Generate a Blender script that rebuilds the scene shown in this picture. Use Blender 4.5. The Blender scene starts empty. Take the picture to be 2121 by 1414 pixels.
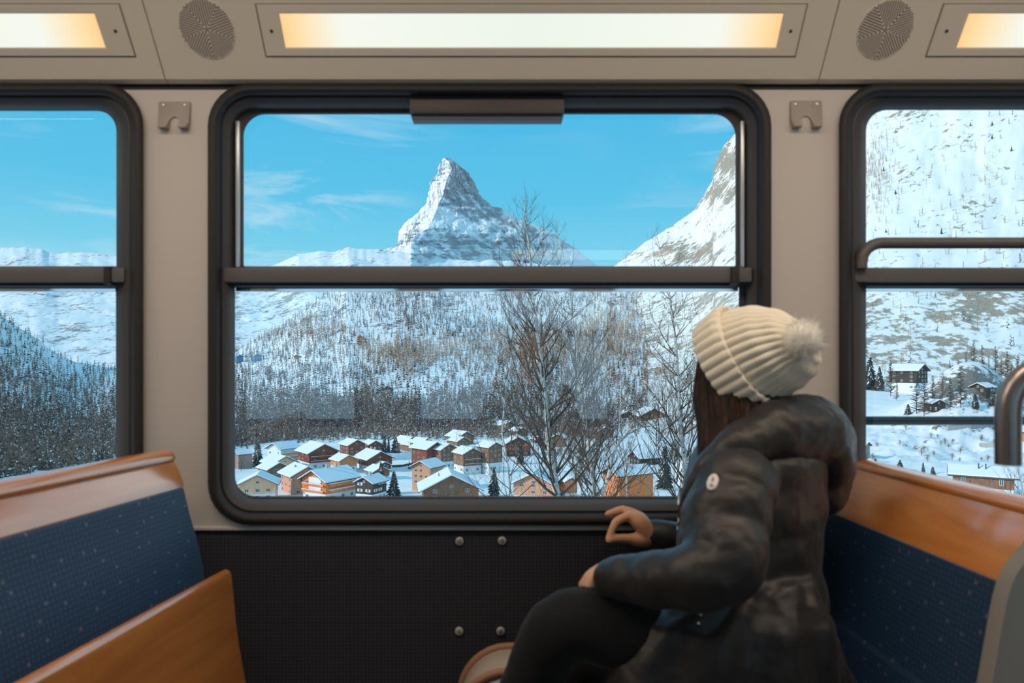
import bpy, bmesh, math, random
import numpy as np
from mathutils import Vector, Matrix
R = math.radians
scene = bpy.context.scene
COL = scene.collection
F, CX, HY, EH = 1414.0, 1060.5, 765.0, 1.2      # focal length in pixels, centre column, horizon row, eye height

# ---------------------------------------------------------------- camera, world, sun, exposure
cam_d = bpy.data.cameras.new('camera'); cam = bpy.data.objects.new('camera', cam_d); COL.objects.link(cam)
cam.location = (0, 0, EH); cam.rotation_euler = (R(90), 0, 0)
cam_d.sensor_width = 36; cam_d.lens = 24; cam_d.shift_y = (HY - 707) / 2121
cam_d.clip_start = 0.02; cam_d.clip_end = 60000
cam_d.dof.use_dof = True; cam_d.dof.focus_distance = 200; cam_d.dof.aperture_fstop = 5.0
scene.camera = cam
vs = scene.view_settings
vs.view_transform = 'Standard'; vs.look = 'None'; vs.gamma = 1; vs.exposure = 0.0; vs.use_curve_mapping = False
scene.cycles.use_denoising = True
scene.cycles.max_bounces = 8; scene.cycles.transparent_max_bounces = 12
scene.cycles.sample_clamp_indirect = 4
SUN_DIR = Vector((-.80, -.30, .36)).normalized()
sun_d = bpy.data.lights.new('sun', 'SUN'); sun = bpy.data.objects.new('sun', sun_d); COL.objects.link(sun)
sun_d.energy = 3.1; sun_d.color = (1, .93, .84); sun_d.angle = R(.5)
sun.rotation_euler = SUN_DIR.to_track_quat('Z', 'Y').to_euler(); sun.location = (-30, -20, 60)

world = bpy.data.worlds.new('world'); scene.world = world; world.use_nodes = True
wn = world.node_tree; wn.nodes.clear()
def W(t, **k):
    n = wn.nodes.new(t)
    for a, b in k.items(): setattr(n, a, b)
    return n
wl = wn.links.new
tc = W('ShaderNodeTexCoord'); sx = W('ShaderNodeSeparateXYZ'); wl(tc.outputs['Generated'], sx.inputs[0])
cr = W('ShaderNodeValToRGB'); wl(sx.outputs['Z'], cr.inputs[0])
e = cr.color_ramp.elements
e[0].position = 0.0; e[0].color = (.86, .95, 1, 1)
e[1].position = .10; e[1].color = (.50, .80, .93, 1)
for p, c in ((.16, (.20, .66, .88, 1)), (.24, (.11, .57, .85, 1)), (.36, (.07, .50, .82, 1)), (.6, (.16, .53, .81, 1)), (1, (.22, .54, .80, 1))):
    x = e.new(p); x.color = c
mp = W('ShaderNodeMapping'); mp.inputs['Rotation'].default_value = (0, R(28), 0); mp.inputs['Scale'].default_value = (1.6, 1.6, 9)
wl(tc.outputs['Generated'], mp.inputs[0])
nz = W('ShaderNodeTexNoise'); nz.inputs['Scale'].default_value = 2.2; nz.inputs['Detail'].default_value = 9
nz.inputs['Roughness'].default_value = .62; nz.inputs['Distortion'].default_value = .6
wl(mp.outputs[0], nz.inputs[0])
nr = W('ShaderNodeValToRGB'); nr.color_ramp.elements[0].position = .50; nr.color_ramp.elements[1].position = .82
wl(nz.outputs[0], nr.inputs[0])
nz2 = W('ShaderNodeTexNoise'); nz2.inputs['Scale'].default_value = 2.6; wl(tc.outputs['Generated'], nz2.inputs[0])
nr2 = W('ShaderNodeValToRGB'); nr2.color_ramp.elements[0].position = .40; nr2.color_ramp.elements[1].position = .66; wl(nz2.outputs[0], nr2.inputs[0])
mu = W('ShaderNodeMath', operation='MULTIPLY'); wl(nr.outputs[0], mu.inputs[0]); wl(nr2.outputs[0], mu.inputs[1])
mx = W('ShaderNodeMix', data_type='RGBA'); wl(mu.outputs[0], mx.inputs['Factor']); wl(cr.outputs[0], mx.inputs['A'])
mx.inputs['B'].default_value = (.86, .93, .97, 1)
lowm = W('ShaderNodeMath', operation='LESS_THAN'); wl(sx.outputs['Z'], lowm.inputs[0]); lowm.inputs[1].default_value = -.02
mx2 = W('ShaderNodeMix', data_type='RGBA'); wl(lowm.outputs[0], mx2.inputs['Factor']); wl(mx.outputs['Result'], mx2.inputs['A'])
mx2.inputs['B'].default_value = (.72, .80, .86, 1)
bg = W('ShaderNodeBackground'); wl(mx2.outputs['Result'], bg.inputs[0]); bg.inputs[1].default_value = 1.12
wo = W('ShaderNodeOutputWorld'); wl(bg.outputs[0], wo.inputs[0])

# ---------------------------------------------------------------- helpers
def P(px, py, Y):
    return Vector(((px - CX) / F * Y, Y, EH - (py - HY) / F * Y))
def material(name, color=(.5, .5, .5), rough=.5, metal=0, spec=.5, coat=0, sheen=0):
    m = bpy.data.materials.new(name); m.use_nodes = True
    b = m.node_tree.nodes['Principled BSDF']
    b.inputs['Base Color'].default_value = (*color, 1); b.inputs['Roughness'].default_value = rough
    b.inputs['Metallic'].default_value = metal; b.inputs['Specular IOR Level'].default_value = spec
    b.inputs['Coat Weight'].default_value = coat; b.inputs['Sheen Weight'].default_value = sheen
    return m
class NT:
    """small node-building helper for one material"""
    def __init__(s, m): s.m = m; s.t = m.node_tree; s.b = s.t.nodes['Principled BSDF']
    def n(s, t, ins=None, **k):
        x = s.t.nodes.new(t)
        for a, b in k.items(): setattr(x, a, b)
        for a, b in (ins or {}).items():
            if hasattr(b, 'outputs'): b = b.outputs[0]
            if isinstance(b, bpy.types.NodeSocket): s.t.links.new(b, x.inputs[a])
            else: x.inputs[a].default_value = b
        return x
    def coord(s, scale=(1, 1, 1), rot=(0, 0, 0), which='Object'):
        c = s.n('ShaderNodeTexCoord')
        return s.n('ShaderNodeMapping', {'Vector': c.outputs[which], 'Scale': scale, 'Rotation': rot})
    def noise(s, vec, scale, detail=6, rough=.6, dist=0):
        return s.n('ShaderNodeTexNoise', {'Vector': vec, 'Scale': scale, 'Detail': detail, 'Roughness': rough, 'Distortion': dist})
    def ramp(s, f, stops):
        r = s.n('ShaderNodeValToRGB', {'Fac': f}); e = r.color_ramp.elements
        for i, (p, c) in enumerate(stops):
            if len(c) == 3: c = (*c, 1)
            if i < 2: e[i].position = p; e[i].color = c
            else: x = e.new(p); x.color = c
        return r
    def math(s, op, a, b=0.0):
        return s.n('ShaderNodeMath', {0: a, 1: b}, operation=op)
    def mix(s, f, a, b):
        x = s.n('ShaderNodeMix', {'Factor': f}, data_type='RGBA')
        for k, v in (('A', a), ('B', b)):
            if hasattr(v, 'outputs'): v = v.outputs['Result'] if 'Result' in v.outputs else v.outputs[0]
            if isinstance(v, bpy.types.NodeSocket): s.t.links.new(v, x.inputs[k])
            else: x.inputs[k].default_value = (*v[:3], 1)
        return x.outputs['Result']
    def base(s, v):
        if hasattr(v, 'outputs'): v = v.outputs[0]
        s.t.links.new(v, s.b.inputs['Base Color'])
    def bump(s, h, strength=.3, dist=.01):
        if hasattr(h, 'outputs'): h = h.outputs[0]
        x = s.n('ShaderNodeBump', {'Height': h, 'Strength': strength, 'Distance': dist})
        s.t.links.new(x.outputs[0], s.b.inputs['Normal'])

def mesh(name, verts, faces, mats, midx=None, smooth=False):
    me = bpy.data.meshes.new(name)
    me.from_pydata([tuple(v) for v in verts], [], [tuple(f) for f in faces])
    for m in (mats if isinstance(mats, (list, tuple)) else [mats]): me.materials.append(m)
    if midx is not None: me.polygons.foreach_set('material_index', midx)
    if smooth: me.polygons.foreach_set('use_smooth', [True] * len(me.polygons))
    me.update()
    return me
def link(name, me, parent=None, loc=None, rot=None):
    o = bpy.data.objects.new(name, me); COL.objects.link(o)
    if parent is not None: o.parent = parent
    if loc is not None: o.location = loc
    if rot is not None: o.rotation_euler = rot
    return o
def tag(o, label=None, cat=None, group=None, kind=None):
    if label: o['label'] = label
    if cat: o['category'] = cat
    if group: o['group'] = group
    if kind: o['kind'] = kind
    return o
def empty(name, loc=(0, 0, 0), rz=0):
    o = bpy.data.objects.new(name, None); COL.objects.link(o); o.location = loc; o.rotation_euler = (0, 0, rz)
    o.empty_display_size = .1
    return o
class MB:
    """collects geometry, builds ONE mesh object"""
    def __init__(s): s.v = []; s.f = []; s.m = []
    def add(s, v, f, mi=0):
        b = len(s.v); s.v += [tuple(x) for x in v]; s.f += [tuple(i + b for i in q) for q in f]; s.m += [mi] * len(f)
        return s
    def box(s, x0, x1, y0, y1, z0, z1, mi=0):
        v = [(x, y, z) for z in (z0, z1) for y in (y0, y1) for x in (x0, x1)]
        return s.add(v, [(0, 2, 3, 1), (4, 5, 7, 6), (0, 1, 5, 4), (2, 6, 7, 3), (0, 4, 6, 2), (1, 3, 7, 5)], mi)
    def rings(s, rings, closed=True, cap0=False, cap1=False, mi=0):
        n = len(rings[0]); v = [p for r in rings for p in r]; f = []
        for i in range(len(rings) - 1):
            for j in range(n if closed else n - 1):
                k = (j + 1) % n
                f.append((i * n + j, i * n + k, (i + 1) * n + k, (i + 1) * n + j))
        if cap0: f.append(tuple(range(n))[::-1])
        if cap1: f.append(tuple(range((len(rings) - 1) * n, len(rings) * n)))
        return s.add(v, f, mi)
    def tube(s, pts, rad, n=8, mi=0, caps=True, flat=None):
        pts = [Vector(p) for p in pts]
        if not hasattr(rad, '__len__'): rad = [rad] * len(pts)
        rings = []; up = None
        for i, p in enumerate(pts):
            t = (pts[min(i + 1, len(pts) - 1)] - pts[max(i - 1, 0)]).normalized()
            if up is None:
                a = Vector((0, 0, 1)) if abs(t.z) < .9 else Vector((1, 0, 0))
                up = (a - t * a.dot(t)).normalized()
            else: up = (up - t * up.dot(t)).normalized()
            sd = t.cross(up)
            rings.append([p + (up * math.cos(q) + sd * math.sin(q)) * rad[i] for q in [2 * math.pi * j / n for j in range(n)]])
        return s.rings(rings, True, caps, caps, mi)
    def ball(s, c, r, n=10, k=6, mi=0):
        c = Vector(c)
        if not hasattr(r, '__len__'): r = (r, r, r)
        rg = [[c + Vector((r[0] * math.sin(a) * math.cos(b), r[1] * math.sin(a) * math.sin(b), r[2] * math.cos(a)))
               for b in [2 * math.pi * j / n for j in range(n)]] for a in [math.pi * (.02 + .96 * i / k) for i in range(k + 1)]]
        return s.rings(rg[::-1], True, True, True, mi)
    def build(s, name, mats, parent=None, smooth=False, loc=None, rot=None, bevel=0, sharp=35):
        me = mesh(name, s.v, s.f, mats, s.m, smooth)
        if bevel or smooth:
            bm = bmesh.new(); bm.from_mesh(me)
            bmesh.ops.recalc_face_normals(bm, faces=bm.faces)
            if bevel:
                ed = [x for x in bm.edges if len(x.link_faces) == 2 and x.calc_face_angle(0) > .5]
                bmesh.ops.bevel(bm, geom=ed, offset=bevel, segments=2, profile=.6, affect='EDGES', clamp_overlap=True)
            for x in bm.edges:
                if len(x.link_faces) == 2 and x.calc_face_angle(0) > R(sharp): x.smooth = False
            for fc in bm.faces: fc.smooth = True
            bm.to_mesh(me); bm.free()
        return link(name, me, parent, loc, rot)
def rrect(l, t, r, b, rad, Y, n=8):
    """rounded rectangle in photograph columns/rows on the plane y=Y; radii tl,tr,br,bl"""
    if not hasattr(rad, '__len__'): rad = [rad] * 4
    out = []
    for (cx, cy, a0, q) in ((l, t, 180, rad[0]), (r, t, 270, rad[1]), (r, b, 0, rad[2]), (l, b, 90, rad[3])):
        q = max(q, .5)
        ox = cx + q if cx == l else cx - q; oy = cy + q if cy == t else cy - q
        for i in range(n + 1):
            a = R(a0 + 90 * i / n); out.append(P(ox + q * math.cos(a), oy + q * math.sin(a), Y))
    return out
def rrect3(l, t, r, b, rad, n, f):
    out = []
    for (cx, cy, a0) in ((l, t, 180), (r, t, 270), (r, b, 0), (l, b, 90)):
        ox = cx + rad if cx == l else cx - rad; oy = cy + rad if cy == t else cy - rad
        for i in range(n + 1):
            a = R(a0 + 90 * i / n); out.append(f(ox + rad * math.cos(a), oy + rad * math.sin(a)))
    return out

# ---------------------------------------------------------------- numpy noise
_rng = np.random.default_rng(7)
_lat = _rng.random((256, 256))
def vnoise(x, y):
    xi = np.floor(x).astype(int); yi = np.floor(y).astype(int); fx = x - xi; fy = y - yi
    fx = fx * fx * (3 - 2 * fx); fy = fy * fy * (3 - 2 * fy)
    g = lambda a, b: _lat[a & 255, b & 255]
    return (g(xi, yi) * (1 - fx) + g(xi + 1, yi) * fx) * (1 - fy) + (g(xi, yi + 1) * (1 - fx) + g(xi + 1, yi + 1) * fx) * fy
def fbm(x, y, o=5, ridged=False):
    s = 0; a = .5; tot = 0
    for i in range(o):
        v = vnoise(x + 17.3 * i, y + 9.1 * i)
        if ridged: v = 1 - np.abs(2 * v - 1)
        s = s + a * v; tot += a; a *= .5; x = x * 2.03; y = y * 2.03
    return s / tot * 2 - 1

# ================================================================ LANDSCAPE
def land_material(name, scale, thr, width=.06, rock=((.20, .19, .18), (.36, .33, .30)), snow=(.86, .88, .90),
                  steep=1.0, stretch=(1, 1, 1), rot=(0, 0, 0), tint=None, bump=.0):
    """snow over rock: rock shows where a fine noise plus the local steepness passes a threshold"""
    m = material(name, snow, .75, spec=.15); t = NT(m)
    v0 = t.coord((1, 1, 1), rot); v = t.n('ShaderNodeMapping', {'Vector': v0, 'Scale': tuple(scale * q for q in stretch)})
    at = t.n('ShaderNodeAttribute', attribute_name='rocky')
    n1 = t.noise(v, 1.0, 9, .68); n2 = t.noise(v, .17, 4, .55); n3 = t.noise(v, 4.0, 4, .7)
    g = t.n('ShaderNodeNewGeometry'); sp = t.n('ShaderNodeSeparateXYZ', {0: g.outputs['Normal']})
    inv = t.math('SUBTRACT', 1.0, sp.outputs['Z'])
    a = t.math('MULTIPLY', inv, steep * .35)
    b = t.math('ADD', t.math('MULTIPLY', n1.outputs[0], .62), t.math('MULTIPLY', n2.outputs[0], .38))
    s = t.math('ADD', t.math('ADD', a, b), at.outputs['Fac'])
    msk = t.ramp(s, [(thr - width / 2, (0, 0, 0)), (thr + width / 2, (1, 1, 1))])
    rk = t.ramp(n3.outputs[0], [(.35, rock[0]), (.65, rock[1])])
    t.base(t.mix(msk.outputs[0], snow, rk))
    if bump: t.bump(n1.outputs[0], bump, 1 / scale)
    return m

def interp(tab, x): return np.interp(x, [a for a, b in tab], [b for a, b in tab])
LAND = {}
def G(px, row, cx, cy, sx_, sy_): return np.exp(-((px - cx) / sx_) ** 2 - ((row - cy) / sy_) ** 2)
def sm(a, b, x): t = np.clip((x - a) / (b - a), 0, 1); return t * t * (3 - 2 * t)
GY = np.array([2.3, 4, 10, 25, 60, 110, 150, 200, 260, 300, 350, 420, 520, 640, 760, 880, 1000, 1200.])
Gc = np.array([-1.3, -1.9, -4, -9, -21, -34, -42.5, -49, -54, -57, -59, -62, -66, -69, -72, -74, -76, -80.])
Gr = np.array([-1.3, -1.9, -4, -8, -16, -24, -28.5, -30, -31, -28.5, -24, -19, -12, -12, -20, -30, -40, -60.])
def gz(px, Y):
    c = np.interp(Y, GY, Gc); r = np.interp(Y, GY, Gr)
    w = np.clip((px - 1560) / 190, 0, 1); w = w * w * (3 - 2 * w)
    kn = np.exp(-((px - 2010) / 120) ** 2 - ((Y - 345) / 34) ** 2) * 29     # the rocky knoll
    return c * (1 - w) + r * w + kn
def hill(name, x0, x1, step, nt, ridge, base, Yt, Yb, amp, freq, mat, pw=1.0, ridged=True, back=True, jag=3, rocky=None):
    """one mountain side: rises from its foot (near) to its crest (far), roughened by noise, with a slope behind the crest"""
    px = np.arange(x0, x1 + 1, step, dtype=float); t = np.linspace(0, 1, nt)
    PX, T = np.meshgrid(px, t)
    rr = interp(ridge, PX); yt = interp(Yt, PX) if isinstance(Yt, list) else Yt
    yb = interp(Yb, PX) if isinstance(Yb, list) else Yb
    rb = interp(base, PX) if base else HY + (EH - gz(PX, yb) + 7) * F / yb
    rr = rr + fbm(PX / 14, PX * 0 + 3.3, 4) * jag * T ** 7
    Y = yb + (yt - yb) * T ** pw; ROW = rb + (rr - rb) * T
    n = fbm(PX / freq, T * (x1 - x0) / freq * .35 + 5, 6, ridged); n2 = fbm(PX / freq * 3.1, T * 31, 4)
    fade = np.minimum(1, T * 6) * np.minimum(1, (1 - T) * 8 + .1)
    Y = Y * (1 + (n * amp + n2 * amp * .35) * fade)
    ROW = ROW - (n * amp * 60 + n2 * amp * 40) * fade
    X = (PX - CX) / F * Y; Z = EH - (ROW - HY) / F * Y
    v = np.stack([X, Y, Z], -1).reshape(-1, 3); nx = len(px)
    if back:
        bx = v[-nx:].copy(); bx[:, 1] += bx[:, 1] * .35; bx[:, 0] *= 1.35; bx[:, 2] *= .25
        v = np.vstack([v, bx]); rows = nt + 1
    else: rows = nt
    i = np.arange(rows - 1)[:, None] * nx; j = np.arange(nx - 1)[None, :]
    q = np.stack([i + j, i + j + 1, i + nx + j + 1, i + nx + j], -1).reshape(-1, 4)
    me = bpy.data.meshes.new(name); me.vertices.add(len(v)); me.vertices.foreach_set('co', v.ravel())
    me.loops.add(q.size); me.loops.foreach_set('vertex_index', q.ravel().astype(np.int32))
    me.polygons.add(len(q)); me.polygons.foreach_set('loop_start', np.arange(0, q.size, 4, dtype=np.int32))
    me.update(calc_edges=True); me.polygons.foreach_set('use_smooth', np.ones(len(q), bool)); me.materials.append(mat)
    if rocky:
        av = np.zeros(len(v)); av[:nx * nt] = rocky(PX, ROW).ravel(); me.attributes.new('rocky', 'FLOAT', 'POINT').data.foreach_set('value', av)
    o = link(name, me); LAND[name] = (v[:nx * nt].reshape(nt, nx, 3), px, ROW)
    return o
def surf(name, px, row):
    """point of a hill seen in that column at that row"""
    v, xs, ROW = LAND[name]; j = int(np.clip((px - xs[0]) / (xs[1] - xs[0]), 0, len(xs) - 1))
    c = np.abs(ROW[:, j] - row); i = int(np.argmin(c)); return Vector(v[i, j])

m_far = land_material('far_snow_and_rock', .034, .60, .05, ((.24, .25, .27), (.40, .40, .40)), steep=.55, stretch=(1, 1, 2.0), rot=(0, .6, 0))
m_mat = land_material('peak_rock_and_snow', .006, .60, .10, ((.24, .27, .31), (.44, .46, .48)), (.88, .89, .9), steep=.35, stretch=(1.8, 1, 1.), rot=(0, .55, 0))
m_forest = land_material('forest_floor_snow', .05, .60, .07, ((.13, .12, .11), (.26, .24, .22)), steep=.7)
m_right = land_material('sunny_slope_snow', .065, .60, .04, ((.27, .22, .17), (.48, .40, .31)), (.92, .91, .9), steep=.34, stretch=(.7, .9, 2.0), rot=(0, .75, 0))
m_ground = land_material('village_snow', .35, .66, .05, ((.14, .13, .12), (.26, .24, .21)), (.90, .90, .91), steep=.55)

# the distant pyramid peak
def peak():
    L = [(327, 918), (341, 909), (360, 906), (377, 890), (397, 888), (420, 883), (439, 868), (461, 839), (480, 826), (507, 822), (520, 787), (560, 700), (640, 560)]
    M = [(327, 921), (335, 930), (350, 936), (372, 925), (401, 918), (431, 905), (473, 888), (480, 868), (501, 851), (530, 850), (560, 850), (640, 850)]
    Rr = [(327, 924), (329, 934), (344, 953), (358, 970), (382, 985), (401, 992), (414, 1005), (427, 1022), (430, 1037), (446, 1062), (458, 1088), (473, 1126), (484, 1149), (507, 1179), (518, 1198), (540, 1224), (552, 1239), (600, 1330), (640, 1420)]
    nr, nu = 230, 241
    r = np.linspace(327, 630, nr); r = 327 + (r - 327) ** 1.0
    l = interp(L, r); m = interp(M, r); q = interp(Rr, r)
    jl = fbm(r / 5, r * 0 + 1, 3) * 2.4; jr = fbm(r / 5, r * 0 + 8, 3) * 2.4
    U = np.linspace(-1, 1, nu)[None, :]; Rw = r[:, None]
    l, m, q = l[:, None], m[:, None], q[:, None]
    PX = np.where(U < 0, m + (m - l) * U, m + (q - m) * U) + jl[:, None] * np.clip(-U, 0, 1) ** 12 + jr[:, None] * np.clip(U, 0, 1) ** 12
    dep = np.where(U < 0, np.maximum(m - l, 4) * 1.0 * -np.abs(1 + U), np.maximum(q - m, 4) * 1.1 * -np.abs(1 - U))
    Y0 = 6000.; px2m = Y0 / F
    n = fbm(PX / 22, Rw / 26, 6, True); n2 = fbm(PX / 6 + 50, Rw / 7, 4, True)
    edge = np.minimum(1, (1 - np.abs(U)) * 5)
    Y = Y0 + dep * px2m + (n * 13 + n2 * 5.5) * px2m * edge * np.minimum(1, (Rw - 325) / 60 + .35)
    X = (PX - CX) / F * Y; Z = EH - (Rw - HY) / F * Y
    v = np.stack([X, Y, Z], -1).reshape(-1, 3); f = []
    for i in range(nr - 1):
        b = i * nu
        f += [(b + j, b + nu + j, b + nu + j + 1, b + j + 1) for j in range(nu - 1)]
    n0 = len(v); back = v.reshape(nr, nu, 3)[:, [0, -1], :].mean(1); back[:, 1] = Y0 + 900
    v = np.vstack([v, back])                        # the far side of the peak
    for i in range(nr - 1):
        f.append((i * nu, n0 + i, n0 + i + 1, (i + 1) * nu)); f.append((i * nu + nu - 1, (i + 1) * nu + nu - 1, n0 + i + 1, n0 + i))
    me = mesh('mountain_peak', v, f, m_mat, smooth=True); av = np.zeros(len(v)); av[:nr * nu] = (np.where(U < 0, -.07, .05) + .03 * G(PX, Rw, 880, 500, 60, 14) - .05 * (Rw > 515) + .02 * (Rw < 380) + 0 * PX).ravel()
    me.attributes.new('rocky', 'FLOAT', 'POINT').data.foreach_set('value', av); o = link('mountain_peak', me)
    tag(o, 'tall pyramid shaped snowy rock peak rising alone into the blue sky', 'mountain')
peak()
o = hill('snowy_ridge', -500, 1320, 4, 150,
     [(-500, 540), (-200, 524), (0, 515), (45, 511), (90, 518), (120, 527), (160, 521), (200, 524), (245, 530), (330, 542), (430, 555), (500, 551), (530, 553), (560, 550), (590, 540), (620, 526), (650, 521), (690, 520), (720, 512), (760, 516), (800, 519), (850, 524), (900, 531), (960, 541), (1010, 538), (1060, 541), (1150, 548), (1240, 556), (1320, 566)],
     [(-500, 780), (1320, 780)], 4600, 2300, .020, 90, m_far, 1.3, jag=4, rocky=lambda x, r: .05 * G(x, r, 30, 545, 90, 18) + .035 * sm(560, 620, r) * (x < 500) + .045 * (x > 440) * (r > 580) + .03 * G(x, r, 730, 520, 90, 10))
tag(o, 'rolling snow covered ridge in the distance to the left of the rock peak', 'mountain')
o = hill('sunny_slope', 1180, 3300, 5, 230,
     [(1180, 640), (1262, 556), (1300, 530), (1330, 507), (1390, 470), (1440, 432), (1458, 402), (1475, 375), (1480, 340), (1500, 300), (1523, 278), (1560, 235), (1650, 150), (1775, 60), (1900, -20), (2121, -130), (3300, -300)],
     None,
     [(1180, 2600), (1500, 2700), (1800, 2100), (3300, 1900)], [(1180, 830), (1500, 720), (1775, 520), (3300, 500)], .016, 110, m_right, 1.25, jag=5, rocky=lambda x, r: np.where(x < 1560, .10 * G(x, r, 1420, 525, 130, 26) + .07 * sm(590, 620, r) + .12 * G(x, r, 1500, 335, 30, 30) + .10 * G(x, r, 1500, 400, 50, 24) + .0, -.005 + .085 * sm(535, 590, r) + .02 * fbm(x / 60, r / 40, 3)))
tag(o, 'steep sunlit mountainside with thin snow over pale rocks behind the right window', 'mountain')
o = hill('forest_slope', -500, 1340, 4, 190,
     [(-500, 560), (-200, 610), (0, 655), (60, 690), (130, 742), (200, 757), (245, 762), (350, 768), (430, 758), (487, 728), (560, 690), (600, 665), (650, 625), (690, 600), (720, 582), (900, 570), (1100, 572), (1340, 580)],
     None,
     [(-500, 1500), (245, 1500), (430, 1700), (700, 2200), (1340, 2300)], [(-500, 300), (0, 380), (245, 480), (490, 600), (700, 800), (1340, 850)], .016, 80, m_forest, 1.35, jag=4, rocky=lambda x, r: 0 * x)
tag(o, 'wooded valley side above the village with snowy clearings between the trees', 'hillside')

# ground from the railway embankment down to the village and the fields
gx = np.arange(-900, 3300, 6.); gy = np.concatenate([np.geomspace(2.3, 120, 50), np.linspace(122, 1150, 330)])
PXg, Yg = np.meshgrid(gx, gy)
Xg = (PXg - CX) / F * Yg; Zg = gz(PXg, Yg) + fbm(Xg / 22, Yg / 22, 5) * np.clip(Yg / 120, 0, 1) * 1.7 + \
    fbm(Xg / 7, Yg / 9, 4, True) * np.clip((PXg - 1700) / 100, 0, 1) * np.exp(-((Yg - 285) / 75) ** 2) * 2.6
def ground_point(px, row):
    """nearest ground point seen in that column at that row"""
    j = int(np.clip((px - gx[0]) / 6, 0, len(gx) - 1)); z = Zg[:, j]; rows = HY + (EH - z) * F / gy
    run = np.minimum.accumulate(rows)
    k = np.where(run <= row)[0]
    if len(k) == 0: return None
    k = int(k[0]); return Vector(((px - CX) / F * gy[k], gy[k], z[k]))
v = np.stack([Xg, Yg, Zg], -1).reshape(-1, 3); nx = len(gx)
i = np.arange(len(gy) - 1)[:, None] * nx; j = np.arange(nx - 1)[None, :]
q = np.stack([i + j, i + j + 1, i + nx + j + 1, i + nx + j], -1).reshape(-1, 4)
me = bpy.data.meshes.new('ground'); me.vertices.add(len(v)); me.vertices.foreach_set('co', v.ravel())
me.loops.add(q.size); me.loops.foreach_set('vertex_index', q.ravel().astype(np.int32))
me.polygons.add(len(q)); me.polygons.foreach_set('loop_start', np.arange(0, q.size, 4, dtype=np.int32))
me.update(calc_edges=True); me.polygons.foreach_set('use_smooth', np.ones(len(q), bool)); me.materials.append(m_ground)
me.attributes.new('rocky', 'FLOAT', 'POINT').data.foreach_set('value', (.17 * np.exp(-((PXg - 2010) / 110) ** 2 - ((Yg - 326) / 16) ** 2) + .05 * (PXg > 1700) * np.exp(-((Yg - 285) / 40) ** 2)).ravel())
tag(link('ground', me), kind='structure')
# snowfield on the other side of the train, and an unseen ridge added to cast shade, later lowered
b = MB(); b.add([(-900, -1.6, -1.35), (900, -1.6, -1.35), (900, -700, 30), (-900, -700, 30)], [(0, 3, 2, 1)])
b.add([(-900, -1.6, -1.35), (900, -1.6, -1.35), (900, 2.3, -1.3), (-900, 2.3, -1.3)], [(0, 1, 2, 3)])
tag(b.build('ground', m_ground), kind='structure')
h2 = Vector((-.936, -.351, 0)); p2 = Vector((.351, -.936, 0)); vv = []; ff = []
ss = np.linspace(-4200, 6500, 60)
for k, s in enumerate(ss):
    taper = min(1, (s + 4200) / 700 + .3)
    H = (360 + float(fbm(np.array([s / 500.]), np.array([2.])) [0]) * 110) * taper
    for d, z in ((850, 60), (1180, H * .55), (1500, H), (2300, -60)):
        c = h2 * d + p2 * s; vv.append((c.x, c.y, z))
ff = [(k * 4 + a, k * 4 + 4 + a, k * 4 + 5 + a, k * 4 + 1 + a) for k in range(len(ss) - 1) for a in range(3)]
tag(link('unseen_ridge', mesh('unseen_ridge', vv, ff, m_far, smooth=True)), kind='structure')

# ---------------------------------------------------------------- trees
def mt_tree(name, c1, c2, sc=.8):
    m = material(name, c1, .85, spec=.1); t = NT(m); n = t.noise(t.coord(), sc, 3, .6)
    t.base(t.ramp(n.outputs[0], [(.4, c1), (.62, c2)])); return m
M_spruce = mt_tree('spruce_needles', (.05, .062, .060), (.10, .115, .11))
M_larch = mt_tree('bare_larch_twigs', (.20, .15, .125), (.36, .27, .22))
M_gold = mt_tree('golden_larch_twigs', (.58, .40, .27), (.80, .62, .46))
M_dark = mt_tree('dark_wood_twigs', (.06, .05, .045), (.14, .115, .10))
M_snow = material('tree_snow', (.84, .87, .9), .7, spec=.1)
M_bark = mt_tree('bark', (.09, .07, .06), (.17, .14, .12), 3)

def spruce_arrays(seed, levels=7, seg=9, wid=.2, snow=.28):
    """a conifer of height 1: whorls of drooping ragged boughs around a stem; returns verts, faces, material index"""
    r = np.random.default_rng(seed); v = []; f = []; mi = []
    v += [(.012 * math.cos(a), .012 * math.sin(a), 0) for a in (0, 2.1, 4.2)] + [(0, 0, 1)]
    f += [(0, 1, 3), (1, 2, 3), (2, 0, 3)]; mi += [2, 2, 2]
    for l in range(levels):
        z = .08 + .88 * l / levels; R0 = wid * (1 - z) ** .85 * r.uniform(.85, 1.15) + .015; dz = .21 * (1 - z * .55)
        for k in range(seg):
            a = 2 * math.pi * (k + r.uniform(-.35, .35)) / seg + l; rr = R0 * r.uniform(.65, 1.2); w = 2.9 / seg * rr * .62
            z1 = z - dz * r.uniform(.05, .3); ca, sa = math.cos(a), math.sin(a); b = len(v)
            v += [(0, 0, z + dz * .75), (ca * rr * .55 - sa * w, sa * rr * .55 + ca * w, z + .03), (ca * rr, sa * rr, z1), (ca * rr * .55 + sa * w, sa * rr * .55 - ca * w, z + .03), (0, 0, z - .02)]
            f += [(b, b + 1, b + 2), (b, b + 2, b + 3), (b + 1, b + 4, b + 2), (b + 3, b + 2, b + 4)]; s = r.random() < snow
            mi += [1 if s else 0, 1 if s and r.random() < .6 else 0, 0, 0]
    return np.array(v, float), np.array(f), np.array(mi)
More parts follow.
